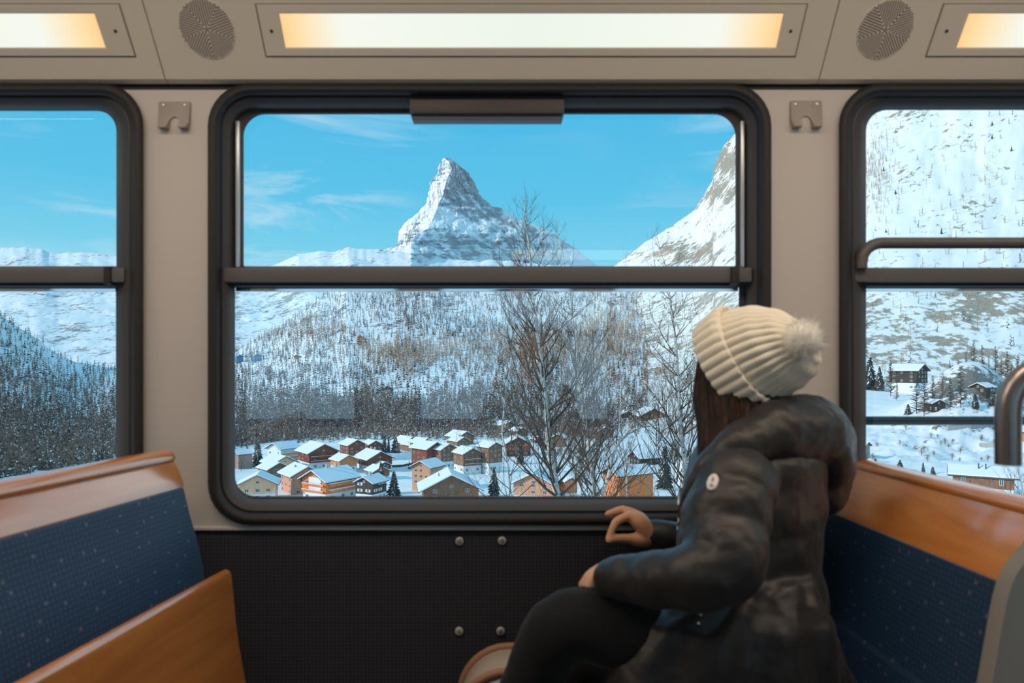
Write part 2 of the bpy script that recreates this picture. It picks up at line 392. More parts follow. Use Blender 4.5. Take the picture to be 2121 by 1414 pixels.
def larch_arrays(seed, n=26, wid=.2, thin=.012, up=.1, lo=.12, snow=.12):
    """a leafless tree of height 1: stem with many thin branches"""
    r = np.random.default_rng(seed); v = []; f = []; mi = []
    v += [(.013 * math.cos(a), .013 * math.sin(a), 0) for a in (0, 2.1, 4.2)] + [(0, 0, 1)]
    f += [(0, 1, 3), (1, 2, 3), (2, 0, 3)]; mi += [2, 2, 2]
    for k in range(n):
        z = lo + (.97 - lo) * (k + r.random()) / n; a = r.uniform(0, 6.28); L = wid * (1.08 - z) ** .7 * r.uniform(.5, 1.15)
        ca, sa = math.cos(a), math.sin(a); e = np.array((ca * L, sa * L, z + L * up * r.uniform(-1, 3))); t = thin; k1 = 1 if r.random() < snow else 0
        for (ox, oy, oz) in ((0, 0, t), (-sa * t, ca * t, 0)):
            b = len(v); v += [(ox, oy, z + oz), (-ox, -oy, z - oz), tuple(e)]; f += [(b, b + 1, b + 2)]; mi += [k1]
        m = e * .55 + np.array((0, 0, z)) * .45
        for sg in (-1, 1):
            b = len(v); d = np.array((ca * .5 - sg * sa, sa * .5 + sg * ca, r.uniform(.2, .9))) * L * .38
            v += [tuple(m + np.array((0, 0, t * .9))), tuple(m - np.array((0, 0, t * .9))), tuple(m + d)]; f += [(b, b + 1, b + 2)]; mi += [0]
    return np.array(v, float), np.array(f), np.array(mi)
def tri_mesh(name, v, f, mi, mats):
    me = bpy.data.meshes.new(name); me.vertices.add(len(v)); me.vertices.foreach_set('co', np.asarray(v, np.float32).ravel())
    me.loops.add(f.size); me.loops.foreach_set('vertex_index', f.ravel().astype(np.int32))
    me.polygons.add(len(f)); me.polygons.foreach_set('loop_start', np.arange(0, f.size, 3, dtype=np.int32))
    for m in mats: me.materials.append(m)
    me.polygons.foreach_set('material_index', mi.astype(np.int32)); me.update(calc_edges=True); return me
def stuff(name, protos, pts, hs, mats, label, cat, parent=None):
    """many far trees as one object"""
    V = []; Fc = []; MI = []; o = 0
    for i, (p, h) in enumerate(zip(pts, hs)):
        v, f, m = protos[i % len(protos)]; a = (i * 2.399) % 6.283; c, s = math.cos(a), math.sin(a)
        w = v * h; V.append(np.stack([w[:, 0] * c - w[:, 1] * s + p[0], w[:, 0] * s + w[:, 1] * c + p[1], w[:, 2] + p[2] - .03 * h], 1))
        Fc.append(f + o); MI.append(m); o += len(v)
    ob = link(name, tri_mesh(name, np.vstack(V), np.vstack(Fc), np.concatenate(MI), mats))
    return tag(ob, label, cat, kind='stuff')
rs = np.random.default_rng(11)
def scatter(hname, n, dens, h, x0=-120, x1=2300):
    """random points on a hill weighted by a density map over column and row"""
    v, xs, ROW = LAND[hname]; nt, nx = ROW.shape
    PXm = np.repeat(xs[None, :], nt, 0); dr = np.abs(np.gradient(ROW, axis=0)) + .05
    d = dens(PXm, ROW) * dr * ((PXm > x0) & (PXm < x1)); d = np.clip(d, 0, None).ravel(); d /= d.sum()
    k = rs.choice(nt * nx, n, p=d); p = v.reshape(-1, 3)[k].copy()
    Yv = p[:, 1]; step = (xs[1] - xs[0]) / F * Yv
    p[:, 0] += rs.uniform(-.5, .5, n) * step; hh = h * rs.uniform(.6, 1.25, n)
    return p, hh
sp_lo = [spruce_arrays(s, 4, 5, .17, .42) for s in range(6)]
la_lo = [larch_arrays(20 + s, 12, .27, .034, snow=.24) for s in range(6)]
def patch(px, row, s=26, lo=.0, seed=0): return sm(lo - .18, lo + .18, fbm(px / s + seed, row / s * 1.5 + seed, 4))
def d_larch(px, row):
    c = 1.1 * sm(800, 850, row) * (px > 470) * sm(1150, 900, px) + .9 * patch(px, row, 24, -.05) * (row > 590) + .9 * G(px, row, 850, 640, 110, 60) + .35
    c = c * (1 - .93 * np.maximum(G(px, row, 790, 690, 60, 40), np.maximum(G(px, row, 690, 805, 60, 22), G(px, row, 850, 800, 60, 20))))
    left = (px < 440) * (.5 * sm(740, 800, row) + .3)
    return np.where(px < 440, left, c)
def d_spruce(px, row):
    return np.where(px < 440, .5 + .6 * sm(800, 860, row), .25 + 1.3 * G(px, row, 600, 820, 130, 45) + .9 * G(px, row, 860, 640, 60, 60) + .5 * patch(px, row, 18, .1, 9))
p, h = scatter('forest_slope', 13500, d_larch, 17.0)
stuff('larch_forest', la_lo, p, h, [M_larch, M_snow, M_bark], 'brown leafless woodland covering the valley side above the village roofs', 'trees')
p, h = scatter('forest_slope', 4600, d_spruce, 15)
stuff('spruce_forest', sp_lo, p, h, [M_spruce, M_snow, M_bark], 'dark evergreens scattered through the woodland above the village', 'trees')
p, h = scatter('forest_slope', 1500, lambda a, r: G(a, r, 850, 735, 90, 22) + G(a, r, 640, 690, 70, 25) * .8 + G(a, r, 1150, 720, 130, 40) * .9 + G(a, r, 1260, 690, 60, 60) * .8, 24)
stuff('golden_larch_wood', la_lo, p, h, [M_gold, M_snow, M_bark], 'sunlit golden brown larches on the middle of the wooded slope', 'trees')
def d_right(px, row):
    return 1.7 * G(px, row, 1815, 350, 32, 62) * (px < 1880) + .07 * patch(px, row, 60, .05, 4) * (px > 1700) + .6 * sm(600, 660, row) * (px < 1560) * patch(px, row, 20, 0, 2) + .35 * (px < 1560) * G(px, row, 1490, 480, 60, 14)
p, h = scatter('sunny_slope', 1500, d_right, 13, 1240, 2400)
stuff('slope_larches', [larch_arrays(60 + s, 16, .22, .022) for s in range(5)], p, h, [M_gold, M_snow, M_bark], 'pale golden larches dotted over the sunlit slope', 'trees')
p, h = scatter('sunny_slope', 800, lambda a, r: (a < 1600) * sm(640, 720, r) * patch(a, r, 22, 0, 3) + .04, 11, 1240, 2400)
stuff('slope_bushes', la_lo, p, h, [M_dark, M_snow, M_bark], 'dark leafless trees at the foot of the sunlit slope', 'trees')

# wood on the level ground between slope and roofs
pts_ = []
for k in range(2600):
    x_ = rs.uniform(470, 1260); r_ = rs.uniform(872, 918) - 6 * (x_ > 700)
    q_ = ground_point(x_, r_)
    if q_ is not None: pts_.append(q_[:])
pts_ = np.array(pts_)
stuff('foot_wood', la_lo + sp_lo[:2], pts_, rs.uniform(9, 17, len(pts_)), [M_larch, M_snow, M_bark], 'grey brown thicket right behind the village roofs', 'trees')
# nearer trees, each a thing of its own
SPm = [tri_mesh('spruce', *spruce_arrays(100 + s, 15, 15, .2, .25), [M_spruce, M_snow, M_bark]) for s in range(4)]
LAm = [tri_mesh('larch', *larch_arrays(140 + s, 90, .26, .009, .05), [M_dark, M_snow, M_bark]) for s in range(4)]
LBm = [tri_mesh('bare_tree', *larch_arrays(160 + s, 80, .4, .007, .9, .2), [M_larch, M_snow, M_bark]) for s in range(4)]
LGm = [tri_mesh('golden_larch', *larch_arrays(180 + s, 44, .22, .012, .1), [M_gold, M_snow, M_bark]) for s in range(4)]
def tree(kind, px, top, base, label, wid=1.0, pt=None, group=None, k=0, cat='tree'):
    me = {'spruce': SPm, 'larch': LAm, 'bare_tree': LBm, 'golden_larch': LGm, 'bush': LBm}[kind][k % 4]
    if pt is None: pt = ground_point(px, base) or surf('forest_slope' if px < 1300 else 'sunny_slope', px, base)
    h = (base - top) / F * pt.y
    o = link(kind, me, None, pt - Vector((0, 0, h * .03)), (0, 0, k * 1.3)); o.scale = (h * wid, h * wid, h * 1.03)
    return tag(o, label, cat, group)

# ---------------------------------------------------------------- village
def planks(name, c1, c2, s=2.2):
    m = material(name, c1, .8, spec=.15); t = NT(m)
    n = t.noise(t.coord((s, s, s * .25)), 1, 3, .6); t.base(t.ramp(n.outputs[0], [(.35, c1), (.65, c2)])); return m
WM = {
 'orange': planks('orange_timber', (.74, .20, .06), (.86, .28, .09)), 'red': planks('red_brown_timber', (.19, .06, .04), (.28, .10, .065)),
 'brown': planks('brown_timber', (.20, .10, .06), (.32, .175, .11)), 'dark': planks('dark_timber', (.045, .038, .036), (.085, .07, .06)),
 'pale': planks('pale_timber', (.85, .42, .24), (.94, .56, .35)), 'tan': planks('tan_timber', (.60, .29, .17), (.74, .40, .26)),
 'grey': planks('grey_timber', (.32, .20, .16), (.44, .30, .25)), 'beige': planks('beige_wall', (.34, .28, .20), (.42, .35, .26)),
 'white': planks('white_stucco', (.72, .77, .80), (.80, .84, .86), .3), 'concrete': planks('concrete', (.32, .33, .34), (.40, .41, .41)),
 'blue': planks('blue_metal', (.08, .30, .48), (.10, .36, .55)),
}
M_pane = material('house_pane', (.05, .08, .11), .08, spec=.9); M_frame = material('house_window_frame', (.70, .70, .68), .6)
M_eave = material('roof_board', (.09, .075, .07), .7); M_chim = material('chimney', (.50, .48, .46), .8); M_metal = material('pipe', (.10, .11, .12), .5)
M_shut = material('red_shutter', (.55, .12, .08), .6)
# left column, right column, top row, foot row, turn in degrees, wall, foot wall, look, options
HOUSES = [
 (552, 622, 915, 955, -32, 'white', 'white', 'white chalet with orange timber panels standing at the edge of the woodland', 'panel'),
 (606, 710, 917, 969, 36, 'red', 'white', 'large red brown and white chalet with a wide snowy roof behind the timber barn', 'balcony white'),
 (698, 762, 909, 944, 38, 'red', 'red', 'dark red chalet with a white door beside the slim spruces', ''),
 (746, 795, 911, 938, 36, 'red', 'white', 'small red brown chalet with a white gable left of three spruces', ''),
 (679, 744, 941, 974, 40, 'orange', 'white', 'small bright orange timber house on a white ground floor', ''),
 (728, 820, 933, 971, 36, 'red', 'white', 'white chalet with red brown gable and broad snowy roof in the village middle', 'chimney2'),
 (535, 622, 942, 976, 42, 'pale', 'concrete', 'low pale timber house with long snowy roof left of the large red brown chalet', ''),
 (528, 606, 956, 997, 42, 'brown', 'concrete', 'modern brown timber house with a glazed gable, second from the left in front', 'bigwin'),
 (570, 678, 964, 1019, 36, 'tan', 'tan', 'tall timber barn with a big glazed gable window', 'bigwin pipes'),
 (489, 584, 980, 1034, 14, 'pale', 'white', 'pale timber house with two dark windows in the lower left corner of the window', 'front'),
 (622, 744, 972, 1036, -34, 'orange', 'white', 'white three storey house with orange balconies and slanted script on the front', 'balcony script chimney2'),
 (735, 802, 984, 1036, -24, 'dark', 'white', 'dark chalet with white window shutters beside the tall snow flecked spruce', 'shutters chimney'),
 (752, 812, 965, 992, 34, 'brown', 'white', 'brown house with snowy roof squeezed behind the dark chalet with white shutters', ''),
 (766, 813, 955, 976, 36, 'dark', 'white', 'low dark house with snowy roof under the broad roofed chalet', ''),
 (808, 876, 903, 928, 38, 'brown', 'brown', 'brown chalet at the back right of the three dark spruces, upper one', 'chimney'),
 (828, 886, 911, 934, 40, 'brown', 'brown', 'brown chalet just below the upper one right of the three spruces', ''),
 (845, 903, 907, 938, 40, 'brown', 'grey', 'brown chalet with a tan gable behind the dark red barn', ''),
 (846, 927, 915, 971, 44, 'red', 'red', 'dark red barn with a very large plain snowy roof', 'chimney'),
 (883, 951, 918, 972, 40, 'brown', 'white', 'brown and white house touching the right side of the dark red barn', ''),
 (850, 922, 952, 1014, -26, 'tan', 'tan', 'boxy tan timber house with thin snow standing in front of the dark red barn', ''),
 (934, 1002, 926, 980, 30, 'brown', 'white', 'brown chalet with a white lower wall behind the big gabled house', 'balcony'),
 (985, 1044, 915, 980, 38, 'brown', 'white', 'brown chalet with a tall plain white side wall', ''),
 (858, 1004, 979, 1040, 10, 'brown', 'brown', 'big brown gabled house with white window frames in the front row', 'front pipes'),
 (920, 986, 892, 920, 38, 'brown', 'brown', 'brown house high in the village under the clearing, leftmost of the upper row', ''),
 (925, 976, 904, 928, 38, 'brown', 'white', 'small snowy roofed house below the leftmost of the upper row', 'chimney'),
 (1020, 1073, 871, 893, 36, 'brown', 'brown', 'highest brown chalet, blurred behind the birch twigs', ''),
 (1053, 1096, 884, 910, 30, 'brown', 'white', 'small white walled chalet between the highest one and the red shuttered one', ''),
 (1041, 1103, 903, 942, 4, 'red', 'dark', 'dark chalet with glowing red window shutters', 'redshut'),
 (1096, 1128, 903, 922, 30, 'dark', 'white', 'tiny dark hut left of the white birch stem', ''),
 (1138, 1177, 898, 938, -12, 'brown', 'white', 'narrow brown house right behind the white birch stem', ''),
 (1056, 1166, 977, 1040, -14, 'tan', 'white', 'ochre timber house with white corner behind the crossing birch stem', 'front'),
 (1156, 1197, 988, 1036, 20, 'orange', 'white', 'narrow orange house between two birch stems', ''),
 (1240, 1363, 965, 1040, -58, 'orange', 'orange', 'long orange timber house with wide snowy roof left of the passenger', 'pipes long'),
 (1301, 1371, 934, 962, -70, 'dark', 'dark', 'flat dark shed behind the long orange timber house', ''),
 (1396, 1452, 947, 1004, -66, 'white', 'white', 'white house with a snowy roof partly hidden by the passenger', ''),
 (1311, 1380, 844, 882, 4, 'brown', 'dark', 'dark brown barn on the hillside with snow on its gable', ''),
 (1379, 1450, 827, 874, 8, 'beige', 'beige', 'beige house on the hillside next to the passenger hair', 'front'),
 (1279, 1313, 850, 880, 10, 'dark', 'dark', 'dark hut left of the dark brown hillside barn', ''),
 (1231, 1271, 883, 906, 4, 'brown', 'brown', 'small brown hut under the pale blue grey spruce', ''),
 (478, 525, 931, 970, -40, 'grey', 'grey', 'grey brown house cut by the left frame of the main window', ''),
 (1841, 1922, 755, 812, 36, 'dark', 'white', 'dark chalet with white ground floor standing alone on the snowy bank', 'chimney'),
 (1764, 1803, 923, 957, 38, 'grey', 'grey', 'small grey barn at the left edge of the right window', ''),
 (1968, 2102, 968, 1026, 58, 'brown', 'white', 'wide house with a smooth snowy roof and two skylights above the right seat', 'skylight'),
 (2008, 2062, 794, 810, -60, 'dark', 'dark', 'long low dark shed under the rocky knoll', ''),
 (1920, 1951, 830, 850, 0, 'dark', 'dark', 'small dark shed among the larches', ''),
 (2103, 2180, 878, 930, -10, 'orange', 'white', 'ochre house seen through the grab handle', ''),
 (488, 510, 734, 750, 30, 'blue', 'blue', 'small blue roofed hall far off at the left frame', ''),
 (524, 546, 733, 748, 30, 'blue', 'blue', 'second small blue hall right of the first', ''),
 (742, 755, 694, 702, 0, 'orange', 'orange', 'tiny orange hut on the sunny clearing, upper of two', ''),
 (744, 757, 704, 713, 0, 'orange', 'orange', 'tiny orange hut on the sunny clearing, lower of two', ''),
 (612, 624, 735, 742, 0, 'brown', 'orange', 'tiny brown hut at the edge of the shaded clearing', ''),
 (849, 862, 762, 770, 0, 'orange', 'white', 'tiny orange and white hut near the golden larches', ''),
 (800, 815, 798, 806, 0, 'dark', 'dark', 'tiny dark hut at the long stone wall on the slope', ''),
 (690, 700, 787, 794, 0, 'dark', 'dark', 'tiny dark hut in the middle snowy clearing', ''),
]
fr_me = {}
def window_meshes(w, h, kind=''):
    key = (round(w, 1), round(h, 1), kind)
    if key not in fr_me:
        a = MB(); t = .09
        for q in ((-w / 2 - t, w / 2 + t, h / 2, h / 2 + t), (-w / 2 - t, w / 2 + t, -h / 2 - t, -h / 2), (-w / 2 - t, -w / 2, -h / 2, h / 2), (w / 2, w / 2 + t, -h / 2, h / 2), (-.05, .05, -h / 2, h / 2)):
            a.box(q[0], q[1], -.10, .03, q[2], q[3])
        m = [M_frame]
        if kind == 'red': m = [M_frame, M_shut]; a.box(-w / 2 - .75, -w / 2 - t, -.1, .02, -h / 2, h / 2, 1); a.box(w / 2 + t, w / 2 + .75, -.1, .02, -h / 2, h / 2, 1)
        if kind == 'white': a.box(-w / 2 - .8, -w / 2 - t, -.1, .02, -h / 2, h / 2); a.box(w / 2 + t, w / 2 + .8, -.1, .02, -h / 2, h / 2)
        f = mesh('window', a.v, a.f, m, a.m)
        c = MB(); c.box(-w / 2, w / 2, -.04, .02, -h / 2, h / 2); fr_me[key] = (f, mesh('pane', c.v, c.f, [M_pane]))
    return fr_me[key]
def add_window(root, x, y, z, rz, w, h, kind=''):
    f, p = window_meshes(w, h, kind); o = link('window', f, root, (x, y, z), (0, 0, rz)); link('pane', p, o)
def house(i, px0, px1, top, base, ang, wall, low, label, opt):
    far = base < 830 and px0 < 1300
    pt = surf('forest_slope', (px0 + px1) / 2, base) if far else None
    if pt is None:
        pt = ground_point((px0 + px1) / 2, base)
        if pt is None: pt = surf('forest_slope' if px0 < 1200 else 'sunny_slope', (px0 + px1) / 2, base)
    Y = pt.y; a = R(ang); ca, sa = math.cos(a), abs(math.sin(a)); view = math.atan2((px0 + px1) / 2 - CX, F)
    Wm = (px1 - px0) / F * Y; H = (base - top) / F * Y; ov = .09
    asp = 1.9 if 'long' in opt or 'skylight' in opt else (.8 if 'front' in opt else 1.15)
    w = Wm / ((1 + 2 * ov) * (ca + asp * sa)); d = w * asp
    rise = min(w / 2 * .50, H * .55); hw = H - rise - .35; lowh = hw * (.42 if low != wall else .25)
    root = empty('chalet' if H > 3.5 else 'hut', pt, a); tag(root, label, 'house')
    # walls: foot storey and timber storeys with gables
    b = MB(); b.box(-w / 2, w / 2, -d / 2, d / 2, -3.5, lowh); b.build('ground_floor', WM[low], root)
    g = .0 if low == wall else .12
    b = MB(); x0, x1, y0, y1 = -w / 2 - g, w / 2 + g, -d / 2 - g, d / 2 + g
    b.add([(x0, y0, lowh), (x1, y0, lowh), (x1, y0, hw), (0, y0, hw + rise), (x0, y0, hw), (x0, y1, lowh), (x1, y1, lowh), (x1, y1, hw), (0, y1, hw + rise), (x0, y1, hw)],
          [(0, 1, 2, 3, 4), (9, 8, 7, 6, 5), (0, 5, 6, 1), (1, 6, 7, 2), (4, 9, 5, 0), (2, 7, 8, 3), (3, 8, 9, 4)])
    b.build('upper_wall', WM[wall], root)
    # roof boards and the snow lying on them
    ox = w * ov + .2; oy = d * ov + .25; sl = rise / (w / 2)
    def roof(t0, t1, e):
        m = MB(); X = w / 2 + ox - e; yy = d / 2 + oy - e; z = lambda x: hw + rise - abs(x) * sl
        pr = [(-X, z(X) + t0), (0, z(0) + t0), (X, z(X) + t0), (X, z(X) + t1), (0, z(0) + t1), (-X, z(X) + t1)]
        m.rings([[Vector((q[0], -yy, q[1])) for q in pr], [Vector((q[0], yy, q[1])) for q in pr]], True, True, True); return m
    roof(.02, .30, 0).build('roof', M_eave, root)
    roof(.30, .30 + .045 * w ** .7 + .15, .08).build('roof_snow', M_snow, root)
    th = .45 + .045 * w ** .7
    if H < 3.5: return
    n = 3 if ang < 0 else 2
    # windows on the two visible walls
    kd = 'red' if 'redshut' in opt else ('white' if 'shutters' in opt else '')
    ww = min(1.5, w * .12); wh = 1.2; rows = [lowh * .55] + [z for z in (lowh + 1.6, lowh + 4.4, lowh + 7.2) if z < hw - .4]
    sgn = 1 if ang < 0 else -1
    for r_, z in enumerate(rows):
        for c_ in ((-.3, 0, .3) if w > 9 else (-.24, .24)):
            if 'bigwin' in opt and r_ > 0 and c_ <= 0: continue
            if (i * 7 + r_ * 3 + int(c_ * 10)) % 5 == 0: continue
            add_window(root, w * c_, -d / 2 - g, z, 0, ww, wh, kd)
        for c_ in (-.3, 0.05, .34):
            if (i * 5 + r_ * 2 + int(c_ * 10)) % 4 == 0: continue
            add_window(root, sgn * (w / 2 + g), d * c_, z, sgn * R(90), ww, wh, kd)
    if 'bigwin' in opt: add_window(root, -w * .1, -d / 2 - g, lowh + (hw - lowh) * .62, 0, w * .26, (hw - lowh) * .62)
    else: add_window(root, 0, -d / 2 - g, hw + rise * .2, 0, min(1.3, w * .1), .9)
    if 'balcony' in opt:
        for z in rows[1:]:
            b = MB(); b.box(-w * .46, w * .46, -d / 2 - 1.2, -d / 2 - g, z - 1.25, z - 1.05); b.box(-w * .46, w * .46, -d / 2 - 1.2, -d / 2 - 1.1, z - 1.05, z - .3)
            b.build('balcony', WM[wall], root)
            s = MB(); s.box(-w * .46, w * .46, -d / 2 - 1.28, -d / 2 - 1.02, z - .3, z - .12); s.build('balcony_snow', M_snow, root)
    if 'script' in opt or 'panel' in opt:      # bands of timber and white beams along the long side
        for z in rows[1:]:
            b = MB(); b.box(w / 2 + g, w / 2 + 1.0, -d * .4, d * .42, z - 1.5, z - .1); b.build('balcony', WM['orange'], root)
            s = MB(); s.box(w / 2 + g, w / 2 + 1.15, -d * .42, d * .44, z - .1, z + .35); s.build('balcony_beam', WM['white'], root)
        b = MB(); b.box(-w * .22, w * .30, -d / 2 - g - .12, -d / 2 - g, lowh, hw + rise * .3); b.build('stair_wall', WM['white'], root)
    if 'script' in opt:                         # slanted light lettering, too small to be read in the photograph
        b = MB(); z0 = rows[min(1, len(rows) - 1)] - .95; pts = [(-.32, .9), (-.27, .35), (-.22, .75), (-.18, .45), (-.13, .8), (-.08, .5), (-.03, .85), (.02, .6), (.07, .95), (.12, .7), (.16, 1.2)]
        b.tube([(w / 2 + 1.06, d * y, z0 + z * .8 - .2) for y, z in pts], .07, 5); b.tube([(w / 2 + 1.06, d * -.36, z0 + .62), (w / 2 + 1.06, d * -.27, z0 + .75)], .08, 5)
        b.build('lettering', M_frame, root)
    nch = 2 if 'chimney2' in opt else (1 if 'chimney' in opt else 0)
    for k in range(nch):
        b = MB(); cy = -d * .1 + k * d * .3; b.box(-.45, .45, cy - .45, cy + .45, hw + rise * .8, hw + rise + th + 1.2); b.box(-.6, .6, cy - .6, cy + .6, hw + rise + th + 1.2, hw + rise + th + 1.4)
        b.build('chimney', M_chim, root)
    if 'pipes' in opt or 'skylight' in opt:
        for k in range(2):
            b = MB(); cy = -d * .05 + k * 1.4; xx = sgn * w * .2; b.tube([(xx, cy, hw + rise * .6), (xx, cy, hw + rise * .6 + th + 1.2)], .16, 6); b.build('vent_pipe', M_metal, root)
    if 'skylight' in opt:
        for k in (-1, 1):
            zz = hw + rise - w * .22 * sl + th * .92; xx = -w * .22; cy = k * 1.6
            b = MB(); q = .9; b.add([(xx - q, cy - .7, zz - q * sl), (xx + q, cy - .7, zz + q * sl), (xx + q, cy + .7, zz + q * sl), (xx - q, cy + .7, zz - q * sl), (xx, cy, zz - .6)], [(0, 1, 2, 3), (1, 0, 4), (2, 1, 4), (3, 2, 4), (0, 3, 4)])
            b.build('skylight', M_pane, root)
for i, H in enumerate(HOUSES): house(i, *H)

# low walls and fences
def wall_line(name, pts, h, w, mat, label, cat):
    b = MB(); rg = []
    for px, row in pts:
        p = ground_point(px, row) or surf('sunny_slope', px, row)
        rg.append([p + Vector((0, -w, -1)), p + Vector((0, -w, h)), p + Vector((0, w, h)), p + Vector((0, w, -1))])
    b.rings(rg, True, True, True); tag(b.build(name, mat), label, cat)
wall_line('retaining_wall', [(1962, 893), (2010, 889), (2070, 886), (2130, 884)], 2.2, .6, WM['concrete'], 'grey retaining wall along the snowy road in the right window', 'wall')
wall_line('parapet', [(2030, 928), (2070, 930), (2140, 930)], 1.8, .5, WM['concrete'], 'dark garage front half hidden by the grab handle', 'wall')
wall_line('garden_hedge', [(812, 968), (835, 966), (858, 962)], 1.2, .6, M_dark, 'low dark hedge between the spruces and the dark red barn', 'hedge')
wall_line('garden_wall', [(812, 955), (840, 951), (856, 947)], 4.5, .4, WM['white'], 'snow covered garden wall left of the dark red barn', 'wall')
NAMED_TREES = [
 ('spruce', 534, 903, 966, 'big snow dusted spruce beside the grey brown house at the left window frame', 1.1),
 ('spruce', 512, 918, 958, 'smaller dark spruce just left of the big snow dusted one', 1.1),
 ('spruce', 796, 896, 938, 'slim dark spruce, leftmost of three behind the red brown chalet', .9),
 ('spruce', 805, 902, 937, 'narrow dark spruce, middle one of three behind the red brown chalet', .7),
 ('spruce', 819, 901, 938, 'broad dark spruce, rightmost of three behind the red brown chalet', 1.6),
 ('bare_tree', 826, 922, 942, 'round leafless tree below the three dark spruces', 1.6),
 ('spruce', 789, 954, 1030, 'tall snow flecked spruce in front of the dark chalet with white shutters', .95),
 ('spruce', 816, 974, 1030, 'wide snow flecked spruce right of the tall one at the sill', 1.5),
 ('spruce', 848, 955, 972, 'tiny dark conifer on the snow by the dark red barn', 1.0),
 ('spruce', 912, 930, 955, 'small thin conifer in front of the white and brown chalet', .7),
 ('spruce', 1023, 966, 1030, 'conical spruce in the snow right of the big gabled house', 1.1),
 ('spruce', 1078, 918, 962, 'blurry dark spruce beside the chalet with red shutters', 1.2),
 ('spruce', 1377, 918, 1014, 'large dark spruce right of the long orange timber house', 1.0),
 ('spruce', 1271, 832, 874, 'pale blue grey spruce above the brown hut roof', 1.2),
 ('spruce', 1396, 905, 950, 'shadowy spruce behind the birch stems near the passenger', 1.2),
 ('bare_tree', 1240, 898, 935, 'leafless dark tree below the small brown hut', 1.4),
 ('bare_tree', 1262, 900, 936, 'second leafless dark tree below the small brown hut', 1.2),
 ('spruce', 1864, 955, 975, 'round top of a dark pine just above the right seat back, left of the pair', 2.2),
 ('spruce', 1912, 960, 985, 'thin pointed conifer top above the right seat back', .9),
 ('spruce', 1932, 968, 992, 'bushy conifer top right of the thin pointed one', 1.7),
 ('spruce', 1813, 948, 966, 'low pine beside the small grey barn', 2.2),
 ('spruce', 2055, 806, 848, 'dense spruce right of the long dark shed', .8),
 ('spruce', 2020, 812, 849, 'snowy broad spruce left of the dense one by the shed', 1.1),
 ('spruce', 1881, 838, 862, 'round bushy pine at the fence below the dark chalet', 1.9),
 ('larch', 1898, 788, 860, 'tall bare larch with wide boughs below the dark chalet', 1.1),
 ('larch', 1914, 782, 862, 'slanted tall larch stem right of the dark chalet', .8),
 ('larch', 1932, 778, 834, 'thin larch against the snow bank right of the dark chalet', .9),
 ('larch', 1990, 768, 855, 'tall straight larch in the middle of the snowy bank', .8),
 ('larch', 1968, 785, 853, 'slender leaning larch left of the tall straight one', .7),
 ('larch', 1845, 745, 822, 'tall dark larch touching the left wall of the dark chalet', .8),
 ('larch', 1857, 790, 830, 'short dark larch in front of the dark chalet', .8),
 ('bare_tree', 1952, 780, 838, 'fan shaped leafless tree on the snow bank', 1.0),
 ('spruce', 1802, 735, 808, 'pale blue spruce group, tallest tree left of the dark chalet', 1.1),
 ('spruce', 1790, 752, 805, 'pale blue spruce left of the tallest one', 1.1),
 ('spruce', 1822, 758, 810, 'pale blue spruce between the tallest one and the dark chalet', 1.1),
]
for k, a in enumerate(NAMED_TREES): tree(a[0], a[1], a[2], a[3], a[4], a[5], k=k)
ORD = ['first', 'second', 'third', 'fourth', 'fifth', 'sixth', 'seventh', 'eighth', 'ninth', 'tenth', 'eleventh', 'twelfth', 'thirteenth']
# dark larches along the top of the knoll
for k, (px, top, bs) in enumerate([(1967, 735, 757), (1985, 738, 752), (2001, 726, 750), (2017, 700, 749), (2034, 706, 749), (2048, 726, 750), (2062, 694, 750), (2074, 712, 752), (2086, 688, 753), (2096, 705, 755), (2106, 690, 757), (2118, 684, 758), (2135, 690, 760)]):
    Y = 345.; pt = Vector(((px - CX) / F * Y, Y, float(gz(px, Y))))
    tree('larch', px, top, bs, ORD[k] + ' larch from the left on top of the rocky knoll', .75, pt, 'larches on the knoll', k)
# individually standing trees of the village and of the valley side: the largest of each kind
def spread(n, x0, x1, r0, r1, kind, h, label, group, wid=1, seed=1, where=None, avoid=True):
    g = np.random.default_rng(seed); i = 0; tries = 0; xq = sorted(g.uniform(x0, x1, n)) if '#' in label else None
    while i < n and tries < n * 30:
        tries += 1; px = xq[i] if xq else g.uniform(x0, x1); row = g.uniform(r0, r1)
        pt = surf(where, px, row) if where else ground_point(px, row)
        if pt is None: continue
        if any(abs(px - q[0]) < q[1] and abs(row - q[2]) < 14 for q in ((835, 26, 960), (2046, 90, 893))): continue
        if avoid and any(abs(px - (H[0] + H[1]) / 2) < (H[1] - H[0]) * .5 + 3 and H[2] < row < H[3] + 4 for H in HOUSES): continue
        hh = h * g.uniform(.7, 1.2); tree(kind, px, row - hh * F / pt.y, row, label.replace('#', ORD[i % 13]), wid, pt, group, i); i += 1

# nearby single trees that share a look
spread(46, 490, 1260, 880, 1000, 'bare_tree', 9, 'leafless shrub or small tree between the village houses', 'leafless trees among the houses', 1.0, 3)
spread(26, 490, 760, 872, 915, 'larch', 15, 'bare brown larch on the slope directly behind the village roofs', 'larches behind the village', .9, 5, 'forest_slope')
spread(40, 500, 1240, 855, 900, 'bare_tree', 14, 'leafless tree at the foot of the wooded slope behind the village', 'leafless trees at the slope foot', .9, 6, 'forest_slope')
spread(60, 0, 240, 800, 985, 'larch', 13, 'bare larch with snow in the left window', 'larches in the left window', 1.0, 7, 'forest_slope')
spread(46, 0, 240, 830, 985, 'spruce', 12, 'snowy spruce in the left window', 'spruces in the left window', 1.0, 8, 'forest_slope')
spread(34, 1790, 2110, 300, 545, 'golden_larch', 13, 'pale golden larch standing singly on the sunny slope', 'single larches on the sunny slope', 1, 9, 'sunny_slope', False)
